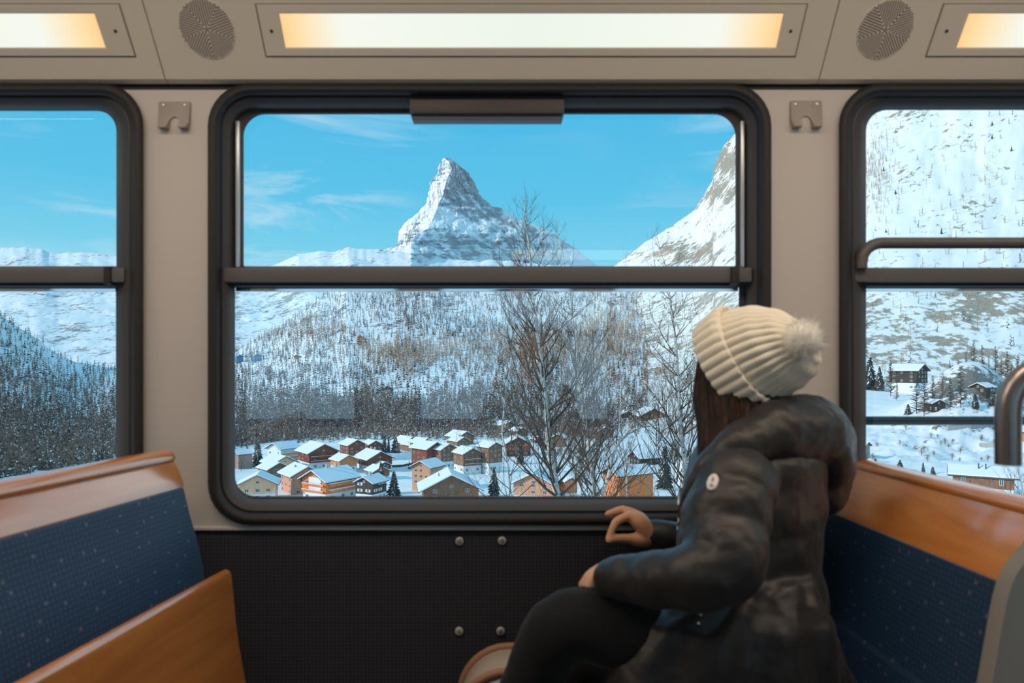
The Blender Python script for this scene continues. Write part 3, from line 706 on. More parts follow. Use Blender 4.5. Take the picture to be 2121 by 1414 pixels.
spread(8, 1790, 2110, 215, 540, 'spruce', 8, '# small dark conifer from the left on the sunny slope', 'single conifers on the sunny slope', 1, 10, 'sunny_slope', False)
spread(9, 1455, 1523, 455, 485, 'bare_tree', 12, '# bare tree from the left on the snowy shoulder above the rock face', 'trees on the snowy shoulder', 1, 12, 'sunny_slope', False)
spread(30, 1790, 2120, 885, 960, 'bare_tree', 2.2, 'low brown bush on the snowy bank in the right window', 'bushes on the snowy bank', 2.2, 13, None, False)
spread(24, 1270, 1440, 870, 1000, 'bare_tree', 5, 'leafless bush on the snow below the hillside barn', 'bushes below the hillside barn', 1.3, 14)

# birches beside the line
M_birch = material('birch_bark', (.62, .58, .54), .7, spec=.2); t = NT(M_birch)
n = t.noise(t.coord((5, 5, 26)), 1.0, 4, .7); n2 = t.noise(t.coord((1.2, 1.2, 1.2)), 1.0, 3, .5)
t.base(t.mix(t.ramp(n2.outputs[0], [(.58, (0, 0, 0)), (.7, (1, 1, 1))]).outputs[0], t.ramp(n.outputs[0], [(.36, (.07, .06, .055)), (.46, (.60, .55, .50))]), (.17, .14, .12)))
M_twig = material('birch_twigs', (.12, .085, .065), .8, spec=.1)
def birch(stem, Y, r0, label, seed, nb=26, crown=(.25, 1), lean=0, spreadf=1.0, twl=1.0):
    """stem: columns/rows from foot to tip, at distance Y"""
    r = random.Random(seed); foot = stem[0]; gyz = float(gz(foot[0], Y)); foot_row = HY + (EH - gyz) * F / Y
    pts = [P(foot[0] + (foot[0] - stem[1][0]) * .3, foot_row + 8, Y)] + [P(a, b_, Y + .02 * i * lean) for i, (a, b_) in enumerate(stem)]
    # resample
    q = []
    for i in range(len(pts) - 1):
        k = max(2, int((pts[i + 1] - pts[i]).length / .5))
        for j in range(k): q.append(pts[i].lerp(pts[i + 1], j / k) + Vector((r.uniform(-.02, .02), r.uniform(-.02, .02), 0)))
    q.append(pts[-1]); N = len(q); base = q[0]; q = [p - base for p in q]
    root = empty('birch', base); tag(root, label, 'tree')
    rad = [r0 * (1 - .93 * (i / (N - 1)) ** 1.1) for i in range(N)]
    b = MB(); b.tube(q, rad, 9); b.build('trunk', M_birch, root, smooth=True, sharp=80)
    tot = sum((q[i + 1] - q[i]).length for i in range(N - 1)); tw = MB()
    def branch(p, d, L, rr, depth):
        k = 4 if depth == 0 else 3; pp = [p]; dd = d.copy()
        for _ in range(k):
            dd = (dd + Vector((r.uniform(-.25, .25), r.uniform(-.25, .25), r.uniform(-.02, .22)))).normalized(); pp.append(pp[-1] + dd * L / k)
        tw.tube(pp, [rr * (1 - .75 * i / k) for i in range(k + 1)], 4 if depth < 2 else 3, caps=False)
        if depth < 3:
            for _ in range((5, 4, 3)[depth]):
                j = r.randint(1, k); s = (dd + Vector((r.uniform(-1, 1), r.uniform(-1, 1), r.uniform(-.25, .8)))).normalized()
                branch(pp[j], s, L * r.uniform(.38, .6), rr * .45, depth + 1)
    for k in range(nb):
        f = crown[0] + (crown[1] - crown[0]) * (k + r.random()) / nb; i = min(N - 2, int(f * (N - 1))); a = r.uniform(0, 6.28)
        d = Vector((math.cos(a), math.sin(a) * .8, r.uniform(.5, 1.3))).normalized(); L = tot * .24 * (1.15 - f) * r.uniform(.7, 1.2) * spreadf
        branch(q[i], d, L, max(.006, rad[i] * .42), 0)
    tw.build('twigs', M_twig, root)
birch([(1155, 1030), (1147, 985), (1135, 890), (1129, 818), (1122, 752), (1112, 690), (1104, 616), (1098, 540), (1090, 470), (1085, 412)], 19, .14, 'tall white birch with dark bark rings in the middle of the main window', 1, 64, (.33, 1))
birch([(1233, 1030), (1228, 985), (1222, 940), (1213, 880), (1200, 800), (1190, 700), (1180, 610), (1165, 520), (1150, 455)], 22, .11, 'slender birch right of the tall white one, its tip beside the peak', 2, 52, (.30, 1), spreadf=.8)
birch([(1246, 1030), (1262, 975), (1275, 925), (1290, 905), (1330, 885), (1375, 878)], 20, .10, 'forked birch leaning right with a long bare bough', 3, 16, (.4, 1), spreadf=.9)
birch([(1421, 1030), (1418, 957), (1411, 904), (1407, 850), (1404, 780), (1398, 700), (1388, 620), (1380, 560), (1356, 470)], 20, .11, 'white ringed birch just left of the passenger', 4, 50, (.33, 1))
birch([(1396, 1030), (1397, 960), (1396, 900), (1392, 830), (1386, 740), (1384, 640)], 26, .085, 'thin birch behind the ringed one near the passenger', 5, 20, (.35, 1), spreadf=.8)
birch([(1204, 1030), (1206, 940), (1208, 880), (1212, 820), (1222, 760), (1226, 700), (1222, 640)], 30, .085, 'thin dark stemmed birch between the two middle birches', 6, 24, (.3, 1))
birch([(1060, 1040), (1052, 960), (1040, 900), (1046, 820), (1060, 740), (1068, 650), (1070, 560), (1075, 520)], 27, .06, 'dark twiggy young tree left of the tall white birch', 7, 34, (.25, 1), spreadf=1.1)
birch([(1300, 1040), (1296, 960), (1284, 880), (1286, 800), (1292, 700), (1300, 600), (1296, 520)], 34, .07, 'grey leafless tree between the forked birch and the ringed birch', 8, 24, (.3, 1))
birch([(2121, 1040), (2116, 1000), (2108, 975), (2100, 950)], 30, .07, 'leafless shrub in front of the wide skylight roof', 9, 26, (.1, 1), spreadf=1.6)

# ================================================================ RAIL CAR
WY = 1.63                                        # inner face of the window wall
M_white = material('panel_white', (.60, .545, .51), .55, spec=.3); t = NT(M_white)
n = t.noise(t.coord(), 260, 2, .5); t.bump(n, .08, .001)
M_cove = material('cove_panel', (.76, .68, .575), .5, spec=.35)
M_rubber = material('gasket_rubber', (.030, .027, .027), .55, spec=.3)
M_plastic = material('window_plastic', (.066, .057, .056), .48, spec=.35)
M_bar = material('transom_plastic', (.125, .115, .112), .42, spec=.4)
M_bright = material('glazing_strip', (.60, .66, .70), .3, .4)
M_black = material('black_gloss', (.018, .018, .02), .12, spec=.7)
M_carpet = material('wall_carpet', (.022, .023, .032), .95, spec=.15, sheen=.15); t = NT(M_carpet)
s_ = t.n('ShaderNodeSeparateXYZ', {0: t.coord((110, 110, 110))}); c_ = t.n('ShaderNodeCombineXYZ', {'X': s_.outputs['X'], 'Y': s_.outputs['Z']}); vo = t.n('ShaderNodeTexVoronoi', {'Vector': c_, 'Scale': 1.0, 'Randomness': .0}, voronoi_dimensions='2D')
t.base(t.ramp(vo.outputs['Distance'], [(.12, (.055, .058, .080)), (.3, (.030, .029, .036))]))
M_washer = material('pale_washer', (.66, .62, .57), .35, .3)
M_bead = material('reflecting_bead', (.80, .86, .90), .08, 1.0)
M_steel = material('brushed_steel', (.62, .59, .55), .32, 1.0)
M_wood = material('lacquered_beech', (.55, .20, .035), .3, spec=.6, coat=1.0); t = NT(M_wood)
t.b.inputs['Coat IOR'].default_value = 2.5; t.b.inputs['Coat Roughness'].default_value = .16
n = t.noise(t.coord((18, 1.6, 18)), 1, 5, .6, 1.5); t.base(t.ramp(n.outputs[0], [(.3, (.50, .17, .035)), (.7, (.74, .29, .065))]))
M_fab = material('seat_fabric', (.02, .045, .10), .6, spec=.5, sheen=.7); t = NT(M_fab)
t.b.inputs['Sheen Tint'].default_value = (.12, .4, .8, 1); t.b.inputs['Sheen Roughness'].default_value = .35
s_ = t.n('ShaderNodeSeparateXYZ', {0: t.coord((105, 105, 105))}); c_ = t.n('ShaderNodeCombineXYZ', {'X': s_.outputs['Y'], 'Y': s_.outputs['Z']}); vo = t.n('ShaderNodeTexVoronoi', {'Vector': c_, 'Scale': 1.0, 'Randomness': .12}, voronoi_dimensions='2D')
vp = t.n('ShaderNodeTexVoronoi', {'Vector': c_, 'Scale': .21, 'Randomness': .9}, voronoi_dimensions='2D')
c1 = t.ramp(vo.outputs['Distance'], [(.12, (.030, .095, .19)), (.38, (.017, .042, .10))])
t.base(t.mix(t.ramp(vp.outputs['Distance'], [(.045, (1, 1, 1)), (.08, (0, 0, 0))]).outputs[0], c1, (.16, .17, .27)))
M_grey = material('grey_shell', (.36, .34, .32), .45, spec=.4)
M_pole = material('satin_grey_tube', (.30, .27, .26), .3, .85)
M_hook = material('taupe_hook', (.36, .31, .28), .5)
M_glass = bpy.data.materials.new('window_glass'); M_glass.use_nodes = True; nt = M_glass.node_tree; nt.nodes.clear()
tr = nt.nodes.new('ShaderNodeBsdfTransparent'); gl = nt.nodes.new('ShaderNodeBsdfGlossy'); gl.inputs['Roughness'].default_value = 0; mxs = nt.nodes.new('ShaderNodeMixShader')
fr = nt.nodes.new('ShaderNodeFresnel'); fr.inputs['IOR'].default_value = 1.5; mm = nt.nodes.new('ShaderNodeMath'); mm.operation = 'MULTIPLY'; mm.inputs[1].default_value = 3.4
om = nt.nodes.new('ShaderNodeOutputMaterial'); nt.links.new(fr.outputs[0], mm.inputs[0]); nt.links.new(mm.outputs[0], mxs.inputs[0])
nt.links.new(tr.outputs[0], mxs.inputs[1]); nt.links.new(gl.outputs[0], mxs.inputs[2]); nt.links.new(mxs.outputs[0], om.inputs[0])
tr.inputs[0].default_value = (.97, .985, .99, 1)

def window(name, l, r, rad, up, lo, label):
    """l,r: outer gasket columns; up/lo: clear openings (l,t,r,b) of the upper and lower panes"""
    root = empty(name, P((l + r) / 2, 1088, WY)); tag(root, label, kind='structure'); off = root.location
    def put(mb, nm, mat, **k):
        mb.v = [tuple(Vector(q) - off) for q in mb.v]; return mb.build(nm, mat, root, **k)
    T, Bt = 172, 1088
    g = MB(); R_ = lambda i, Y, q: rrect(l + i, T + i, r - i, Bt - i, [max(rad - i * .8, 8)] * 4, Y)
    g.rings([R_(0, WY + .003, 0), R_(1, WY - .012, 0), R_(6, WY - .020, 0), R_(14, WY - .022, 0), R_(20, WY - .014, 0), R_(25, WY - .004, 0), R_(28, WY + .012, 0)])
    put(g, 'gasket', M_rubber, smooth=True, sharp=80)
    f = MB(); f.rings([R_(27, WY + .004, 0), R_(31, WY + .002, 0), R_(40, WY + .012, 0), R_(48, WY + .026, 0), R_(56, WY + .045, 0)])
    put(f, 'window_frame', M_plastic, smooth=True, sharp=50)
    ys = WY + .045
    def sash(op, rr, t, b, nm, d=.0):
        o = rrect(l + 54 if op[0] > l + 20 else op[0] - 30, t, r - 54 if op[2] < r - 20 else op[2] + 30, b, [1] * 4, ys + d)
        m = MB(); m.rings([o, rrect(op[0] - 3, op[1] - 3, op[2] + 3, op[3] + 3, rr, ys + d), rrect(*op, rr, ys + d + .006), rrect(*op, rr, ys + d + .035)])
        put(m, nm, M_plastic, smooth=True, sharp=40)
    sash(up, [45, 45, 3, 3], T + 30, 556, 'upper_sash'); sash(lo, [6, 6, 42, 42], 590, Bt - 26, 'lower_sash')
    for op, Y, nm in ((up, ys + .022, 'pane'), (lo, ys + .026, 'pane')):
        m = MB(); c = [P(op[0] - 6, op[1] - 6, Y), P(op[2] + 6, op[1] - 6, Y), P(op[2] + 6, op[3] + 6, Y), P(op[0] - 6, op[3] + 6, Y)]
        m.add(c, [(0, 3, 2, 1)]); put(m, nm, M_glass)
    def bx(a, t_, c, b_, Y0, Y1, nm, mat, bev=.002):
        A = P(a, t_, Y0); C = P(c, b_, Y0); m = MB(); m.box(A.x, C.x, Y0, Y1, C.z, A.z); return put(m, nm, mat, bevel=bev)
    bx(l + 26, 554, r - 40, 584, WY + .005, WY + .05, 'transom', M_bar, .004)
    bx(l + 34, 584, r - 44, 592, WY + .02, WY + .06, 'transom_seal', M_rubber)
    bx(lo[0] + 1, 590, lo[2] - 1, 603, ys + .012, ys + .024, 'glazing_bead', M_bead, .001)
    bx(up[0] - 17, 250, up[0] - 10, 552, WY + .035, ys + .02, 'bright_strip', M_bright, .001)
    bx(up[2] + 12, 250, up[2] + 19, 552, WY + .035, ys + .02, 'bright_strip', M_bright, .001)
    return root, put, bx, off
w2, put2, bx2, _ = window('window_1', 430, 1598, 88, (505, 237, 1523, 551), (487, 590, 1530, 1027), 'large middle window with a dark rounded frame and a dark crossbar')
bx2(848, 205, 1169, 234, WY - .004, WY + .045, 'latch_housing', M_plastic, .003); bx2(852, 232, 1166, 247, WY + .008, WY + .045, 'latch_grip', M_bar, .004)
bx2(1515, 551, 1532, 588, WY - .001, WY + .02, 'catch', M_rubber)
w1, put1, bx1, _ = window('window_2', -871, 297, 88, (-780, 230, 246, 551), (-780, 592, 240, 1027), 'left window cut by the picture edge')
bx1(214, 551, 228, 588, WY - .001, WY + .02, 'catch', M_rubber)
w3, put3, bx3, off3 = window('window_3', 1738, 2910, 88, (1786, 211, 2822, 554), (1777, 593, 2822, 1027), 'right window with an extra curved grab rail across it')
b = MB(); Yr = WY + .0; path = [P(1784, 556, Yr)] + [P(1784 + 42 - 42 * math.cos(R(a)), 544 - 41 * math.sin(R(a)), Yr) for a in (0, 20, 40, 60, 80, 90)] + [P(1900, 503, Yr), P(2200, 503, Yr), P(2820, 503, Yr)]
b.tube(path, .0135, 12); put3(b, 'guard_rail', M_bar, smooth=True)
b = MB(); Yb = WY + .10; b.tube([P(1740, 871, Yb), P(2300, 871, Yb), P(2950, 871, Yb)], .0115, 12); put3(b, 'outer_dark_bar', M_black, smooth=True)  # dark horizontal bar just outside the lower pane

# window wall: white panels around the windows, then the dark carpet panel below
def cell(name, l, r, wl_, wr, rad):
    b = MB(); b.rings([rrect(l, 120, r, 1094, [.5] * 4, WY), rrect(wl_, 172, wr, 1088, rad, WY), rrect(wl_ + 6, 178, wr - 6, 1082, rad - 5, WY + .03)])
    tag(b.build(name, M_white, None), kind='structure')
cell('wall_far', 362, 1668, 430, 1598, 88); cell('wall_far', -1000, 362, -871, 297, 88); cell('wall_far', 1668, 3000, 1738, 2910, 88)
A = P(-1000, 1090, WY); C_ = P(3000, 1097, WY)
b = MB(); b.box(A.x, C_.x, WY - .006, WY + .02, C_.z, A.z); tag(b.build('trim_1', material('sill_edge', (.62, .58, .54), .35), bevel=.002), kind='structure')
b = MB(); b.box(A.x, C_.x, WY + .001, WY + .04, .0, C_.z); tag(b.build('wall_far', M_carpet), kind='structure')
# side and back shell of the car so that light only enters through the windows
XL, XR, YB = -3.6, 3.6, -1.15
M_shell = material('car_shell', (.62, .60, .57), .6); M_floor = material('floor_vinyl', (.16, .16, .17), .6)
b = MB(); b.box(XL, XR, YB, WY + .04, -.06, 0); tag(b.build('floor', M_floor), kind='structure')
b = MB(); b.box(XL, XR, -.95, 1.37, 2.2, 2.25); tag(b.build('ceiling', M_cove), kind='structure')
b = MB(); b.box(XL - .05, XL, YB, WY + .04, -.06, 2.3); tag(b.build('wall_left', M_shell), kind='structure')
b = MB(); b.box(XR, XR + .05, YB, WY + .04, -.06, 2.3); tag(b.build('wall_right', M_shell), kind='structure')
# opposite wall with its own windows (they are mirrored in the panes)
k = 4.41 / F; wins = [(-2.38, -1.0), (-.655, .685), (1.03, 2.4)]; zt, zb = 1.83, .82
b = MB(); xs = [XL] + [q for w_ in wins for q in w_] + [XR]
b.box(XL, XR, YB - .04, YB, -.06, zb); b.box(XL, XR, YB - .04, YB, zt, 2.3)
for a in range(0, 8, 2): b.box(xs[a], xs[a + 1], YB - .04, YB, zb, zt)
tag(b.build('wall_near', M_white), kind='structure')
for i, (a, c) in enumerate(wins):
    root = empty('window_%d' % (4 + i), (a, YB, zb)); tag(root, 'window in the wall opposite', kind='structure')
    b = MB(); t_ = .05
    for q in ((0, c - a, 0, t_), (0, c - a, zt - zb - t_, zt - zb), (0, t_, t_, zt - zb - t_), (c - a - t_, c - a, t_, zt - zb - t_), (t_, c - a - t_, .60, .645)):
        b.box(q[0], q[1], -.02, .015, q[2], q[3])
    b.build('window_frame', M_rubber, root, bevel=.004)
    b = MB(); b.add([(t_, -.01, t_), (c - a - t_, -.01, t_), (c - a - t_, -.01, zt - zb - t_), (t_, -.01, zt - zb - t_)], [(0, 1, 2, 3)]); b.build('pane', M_glass, root)

# sloping cove panels with lamps and loudspeakers, over both window walls
Q0 = Vector((0, 1.60, EH + (HY - 157) / F * 1.60)); Q1 = Vector((0, 1.504, EH + HY / F * 1.504)); sd = (Q1 - Q0).normalized()
nrm = Vector((0, -sd.z, sd.y)); nrm = nrm if nrm.y < 0 else -nrm
def on_cove(px, row, lift=0.0):
    d = Vector(((px - CX) / F, 1, -(row - HY) / F)); o = Vector((0, 0, EH)); q = Q0 + nrm * lift
    return o + d * ((q - o).dot(nrm) / d.dot(nrm))
def cove(name, x0, x1, mirror=False):
    b = MB(); prof = [(WY + .0, 1.884), (1.622, 1.878), (1.612, 1.8785), (1.604, 1.882), (1.60, 1.888)]
    top = Q0 + sd * ((2.2 - Q0.z) / sd.z); prof = prof + [(top.y, top.z)] + [(top.y + .03, 2.22), (WY + .03, 1.93), (WY + .03, 1.884)]
    b.rings([[Vector((x, y, z)) for y, z in prof] for x in (x0, x1)], True, True, True)
    if mirror: b.v = [(x, .48 - y, z) for x, y, z in b.v]
    return tag(b.build(name, M_cove, smooth=True, sharp=30), kind='structure')
seams = [XL, -.815, .722, XR]
for i in range(3): cove('trim_%d' % (2 + i), seams[i] + .0015, seams[i + 1] - .0015)
cove('trim_5', XL, XR, True)
b = MB(); b.box(XL, XR, WY - .002, WY + .02, 1.868, 1.884); tag(b.build('trim_6', M_rubber), kind='structure')

def lamp_mat(name, cols, strength):
    m = bpy.data.materials.new(name); m.use_nodes = True; t = m.node_tree; bs = t.nodes['Principled BSDF']
    tcn = t.nodes.new('ShaderNodeTexCoord'); s = t.nodes.new('ShaderNodeSeparateXYZ'); t.links.new(tcn.outputs['Generated'], s.inputs[0])
    r = t.nodes.new('ShaderNodeValToRGB'); t.links.new(s.outputs['X'], r.inputs[0]); e = r.color_ramp.elements
    e[0].position = 0; e[0].color = (1, .62, .26, 1); e[1].position = 1; e[1].color = (1, .62, .26, 1)
    for p, c in ((.035, (1, .74, .40)), (.12, (.90, .93, .84)), (.5, (.82, .90, .80)), (.88, (.90, .93, .84)), (.965, (1, .74, .40))):
        x = e.new(p); x.color = (*c, 1)
    t.links.new(r.outputs[0], bs.inputs['Emission Color']); bs.inputs['Emission Strength'].default_value = strength
    bs.inputs['Base Color'].default_value = (.12, .12, .11, 1); return m
LAMP = .98
M_lamp = lamp_mat('lamp_diffuser', None, LAMP)
M_groove = material('panel_groove', (.22, .18, .16), .8); M_hole = material('hole_dark', (.05, .035, .035), .9)
def lamp(l, r, gl_, gr, label):
    """diffuser columns l..r (lower edge), cover plate gl..gr"""
    cen = on_cove((l + r) / 2, 64); root = empty('ceiling_light', cen); tag(root, label, 'lamp', 'long lamps above the windows')
    def put(m, nm, mat, **k): m.v = [tuple(Vector(q) - cen) for q in m.v]; return m.build(nm, mat, root, **k)
    X = lambda px, row: on_cove(px, row).x
    xl, xr = X(gl_, 60), X(gr, 60)
    def quad(x0, x1, r0, r1, lift, rad=0):
        a = on_cove(1000, r0); c = on_cove(1000, r1)
        return [Vector((x0, c.y, c.z)) + nrm * lift, Vector((x1, c.y, c.z)) + nrm * lift, Vector((x1, a.y, a.z)) + nrm * lift, Vector((x0, a.y, a.z)) + nrm * lift]
    dl, dr = X(l, 98), X(r, 98)
    m = MB(); o = [quad(xl - .003, xr + .003, 7, 119, .0004), quad(xl, xr, 9, 116, .0004)]; m.rings(o); put(m, 'groove', M_groove)
    m = MB(); m.rings([quad(xl, xr, 9, 116, .0), quad(xl + .001, xr - .001, 10, 115, .002), quad(dl - .004, dr + .004, 25, 101, .002), quad(dl, dr, 28, 98, .0008)]); put(m, 'cover_plate', M_cove)
    m = MB(); m.add(quad(dl, dr, 28, 98, .0012) + quad(dl, dr, 28, 98, .0002), [(0, 1, 2, 3), (4, 7, 6, 5), (0, 4, 5, 1), (2, 6, 7, 3), (1, 5, 6, 2), (0, 3, 7, 4)]); put(m, 'diffuser', M_lamp)
    for px in ((gl_ + 22, gr - 22)):
        p = on_cove(px, 64); m = MB(); m.tube([p + nrm * .001, p + nrm * .0035], .0035, 10); put(m, 'screw', M_hole)
lamp(592, 1607, 541, 1659, 'long glowing lamp above the middle window'); lamp(-815, 219, -870, 262, 'long glowing lamp above the left window, cut by the picture edge')
lamp(1981, 3000, 1938, 3050, 'long glowing lamp above the right window, cut by the picture edge')
# lamps over the opposite wall
for k_, (x0, x1) in enumerate(((-2.29, -1.23), (-.585, .475), (1.12, 2.18))):
    root = empty('ceiling_light', (x0, -1.04, 1.95)); tag(root, 'long lamp above the windows of the opposite wall', 'lamp', 'lamps over the opposite wall')
    n_ = Vector((0, -nrm.y, nrm.z)); s_ = Vector((0, -sd.y, sd.z)); m = MB(); c0 = Vector((0, .48 - Q0.y, Q0.z)) - root.location + n_ * .002
    for (e0, e1, mat, nm, lf) in ((-.03, .03, M_cove, 'cover_plate', 0), (0, 0, M_lamp, 'diffuser', .003)):
        m = MB(); u0, u1 = (.035, .125) if nm == 'cover_plate' else (.045, .115)
        m.add([Vector((a, 0, 0)) + c0 + s_ * u + n_ * (lf + q) for q in (0, .002) for a, u in ((e0, u0), (x1 - x0 + e1, u0), (x1 - x0 + e1, u1), (e0, u1))], [(0, 3, 2, 1), (4, 5, 6, 7), (0, 1, 5, 4), (1, 2, 6, 5), (2, 3, 7, 6), (3, 0, 4, 7)]); m.build(nm, mat, root)
# unseen warm fill lights, added under the ceiling to brighten the interior
M_fill = material('warm_fill_light', (.8, .8, .75), .5); M_fill.node_tree.nodes['Principled BSDF'].inputs['Emission Color'].default_value = (1, .80, .60, 1)
M_fill.node_tree.nodes['Principled BSDF'].inputs['Emission Strength'].default_value = 8.6
for x0 in (-2.9, -1.4, .1, 1.6):
    root = empty('ceiling_light', (x0, .7, 2.2)); tag(root, 'unseen warm fill light added under the ceiling above the seats', 'lamp', 'added ceiling fill lights')
    b = MB(); b.box(0, 1.3, 0, .3, -.02, -.001); b.build('housing', M_cove, root); b = MB(); b.box(.03, 1.27, .03, .27, -.024, -.0205); b.build('diffuser', M_fill, root)
# loudspeaker grilles: a round plate with rows of punched holes
def speaker(px, row, label):
    cen = on_cove(px, row); root = empty('loudspeaker', cen); tag(root, label, 'loudspeaker'); X_ = Vector((1, 0, 0))
    rad = .0625; m = MB()
    ring = lambda r_, h: [X_ * r_ * math.cos(a) + sd * r_ * math.sin(a) + nrm * h for a in [2 * math.pi * j / 48 for j in range(48)]]
    m.rings([ring(rad, .0002), ring(rad - .0008, .0016), ring(.001, .0016)], True, False, True); m.build('grille', M_cove, root)
    h = MB()
    for s in range(5):                         # five sectors of parallel rows
        a0 = R(90 + 72 * s); u = X_ * math.cos(a0) + sd * math.sin(a0); w_ = X_ * -math.sin(a0) + sd * math.cos(a0)
        for i in range(1, 20):
            for j in range(-14, 15):
                p = (i * .0034, j * .0052); rr = math.hypot(*p)
                if rr > rad - .0025 or abs(math.atan2(p[1], p[0])) > R(35.5): continue
                c = u * p[0] + w_ * p[1]
                h.add([c + X_ * .0016 * math.cos(b_) + sd * .0016 * math.sin(b_) + nrm * .0021 for b_ in (0, 1.05, 2.1, 3.14, 4.19, 5.24)], [(0, 1, 2, 3, 4, 5)])
    o = h.build('punched_holes', M_hole, root); o['kind'] = 'stuff'
    m = MB(); m.tube([nrm * .0012, nrm * .0035], .003, 10); m.build('centre_screw', M_hook, root)
speaker(429, 61, 'round perforated loudspeaker left of the middle lamp'); speaker(1833, 62, 'round perforated loudspeaker right of the middle lamp')
# coat hooks
def hook(px, row, label):
    c = P(px, row, WY); root = empty('coat_hook', c); tag(root, label, 'hook'); s = 1 / 867
    o = [(-31, 24), (31, 24), (33, 20), (32, -20), (29, -34), (12, -34), (10, -16), (6, -10), (0, -8), (-6, -10), (-10, -16), (-12, -34), (-29, -34), (-32, -20), (-33, 20)]
    y = lambda v_: -.004 - (.016 * max(0, (-v_ - 8) / 26) ** 1.5)
    m = MB(); m.rings([[Vector((a * s, 0, v_ * s)) for a, v_ in o], [Vector((a * s, y(v_), v_ * s)) for a, v_ in o]]); n0 = len(m.v)
    m.f.append(tuple(range(15, 30))); m.m.append(0); m.build('hook_plate', M_hook, root, bevel=.0012)
    for q in (-22, 22): m = MB(); m.tube([(q * s, -.0035, 16 * s), (q * s, -.0062, 16 * s)], .003, 10); m.build('screw', M_pole, root)
hook(363, 235, 'taupe double coat hook on the pillar left of the middle window'); hook(1668, 233, 'taupe double coat hook on the pillar right of the middle window')
# four steel fixings in the carpet panel
for px, row, lab in ((952, 1120, 'upper left steel fixing in the dark wall panel'), (1040, 1119, 'upper right steel fixing in the dark wall panel'), (951, 1306, 'lower left steel fixing in the dark wall panel'), (1037, 1306, 'lower right steel fixing in the dark wall panel')):
    c = P(px, row, WY + .001); root = empty('wall_fixing', c); tag(root, lab, 'bolt')
    m = MB(); pr = [(.0, .0098), (.003, .0098), (.0055, .0082), (.006, .0055)]
    m.rings([[Vector((r_ * math.cos(a), -h_, r_ * math.sin(a))) for a in [2 * math.pi * j / 20 for j in range(20)]] for h_, r_ in pr], True, False, False); m.build('washer', M_washer, root, smooth=True)
    m = MB(); m.rings([[Vector((r_ * math.cos(a), -h_, r_ * math.sin(a))) for a in [2 * math.pi * j / 6 for j in range(6)]] for h_, r_ in ((.0035, .0052), (.0075, .005), (.0078, .003), (.004, .0022))], True, False, True); m.build('bolt_head', M_steel, root, bevel=.0004)

# ---------------------------------------------------------------- seats
def slab(prof, thick, y0, y1, rnd=.02, n=5):
    """a curved board: profile in x,z (seen face), thickness to its back, running from y0 to y1 with rounded far corners"""
    pts = [Vector((x, 0, z)) for x, z in prof]; N = len(pts); front = []; back = []
    for i, p in enumerate(pts):
        t_ = (pts[min(i + 1, N - 1)] - pts[max(i - 1, 0)]).normalized(); nn = Vector((t_.z, 0, -t_.x)); front.append(p); back.append(p + nn * thick)
    loop = front + back[::-1]; m = MB()
    m.rings([[Vector((q.x, y, q.z)) for q in loop] for y in np.linspace(y0, y1, n)], True, True, True); return m
def smooth_prof(p, k=4):
    """Catmull-Rom through the given x,z points"""
    q = [p[0]] + list(p) + [p[-1]]; out = []
    for i in range(1, len(q) - 2):
        for j in range(k):
            s = j / k; a, b_, c, d = q[i - 1], q[i], q[i + 1], q[i + 2]
            out.append(tuple(.5 * (2 * b_[m_] + (c[m_] - a[m_]) * s + (2 * a[m_] - 5 * b_[m_] + 4 * c[m_] - d[m_]) * s * s + (3 * b_[m_] - a[m_] - 3 * c[m_] + d[m_]) * s ** 3) for m_ in (0, 1)))
    return out + [tuple(p[-1])]
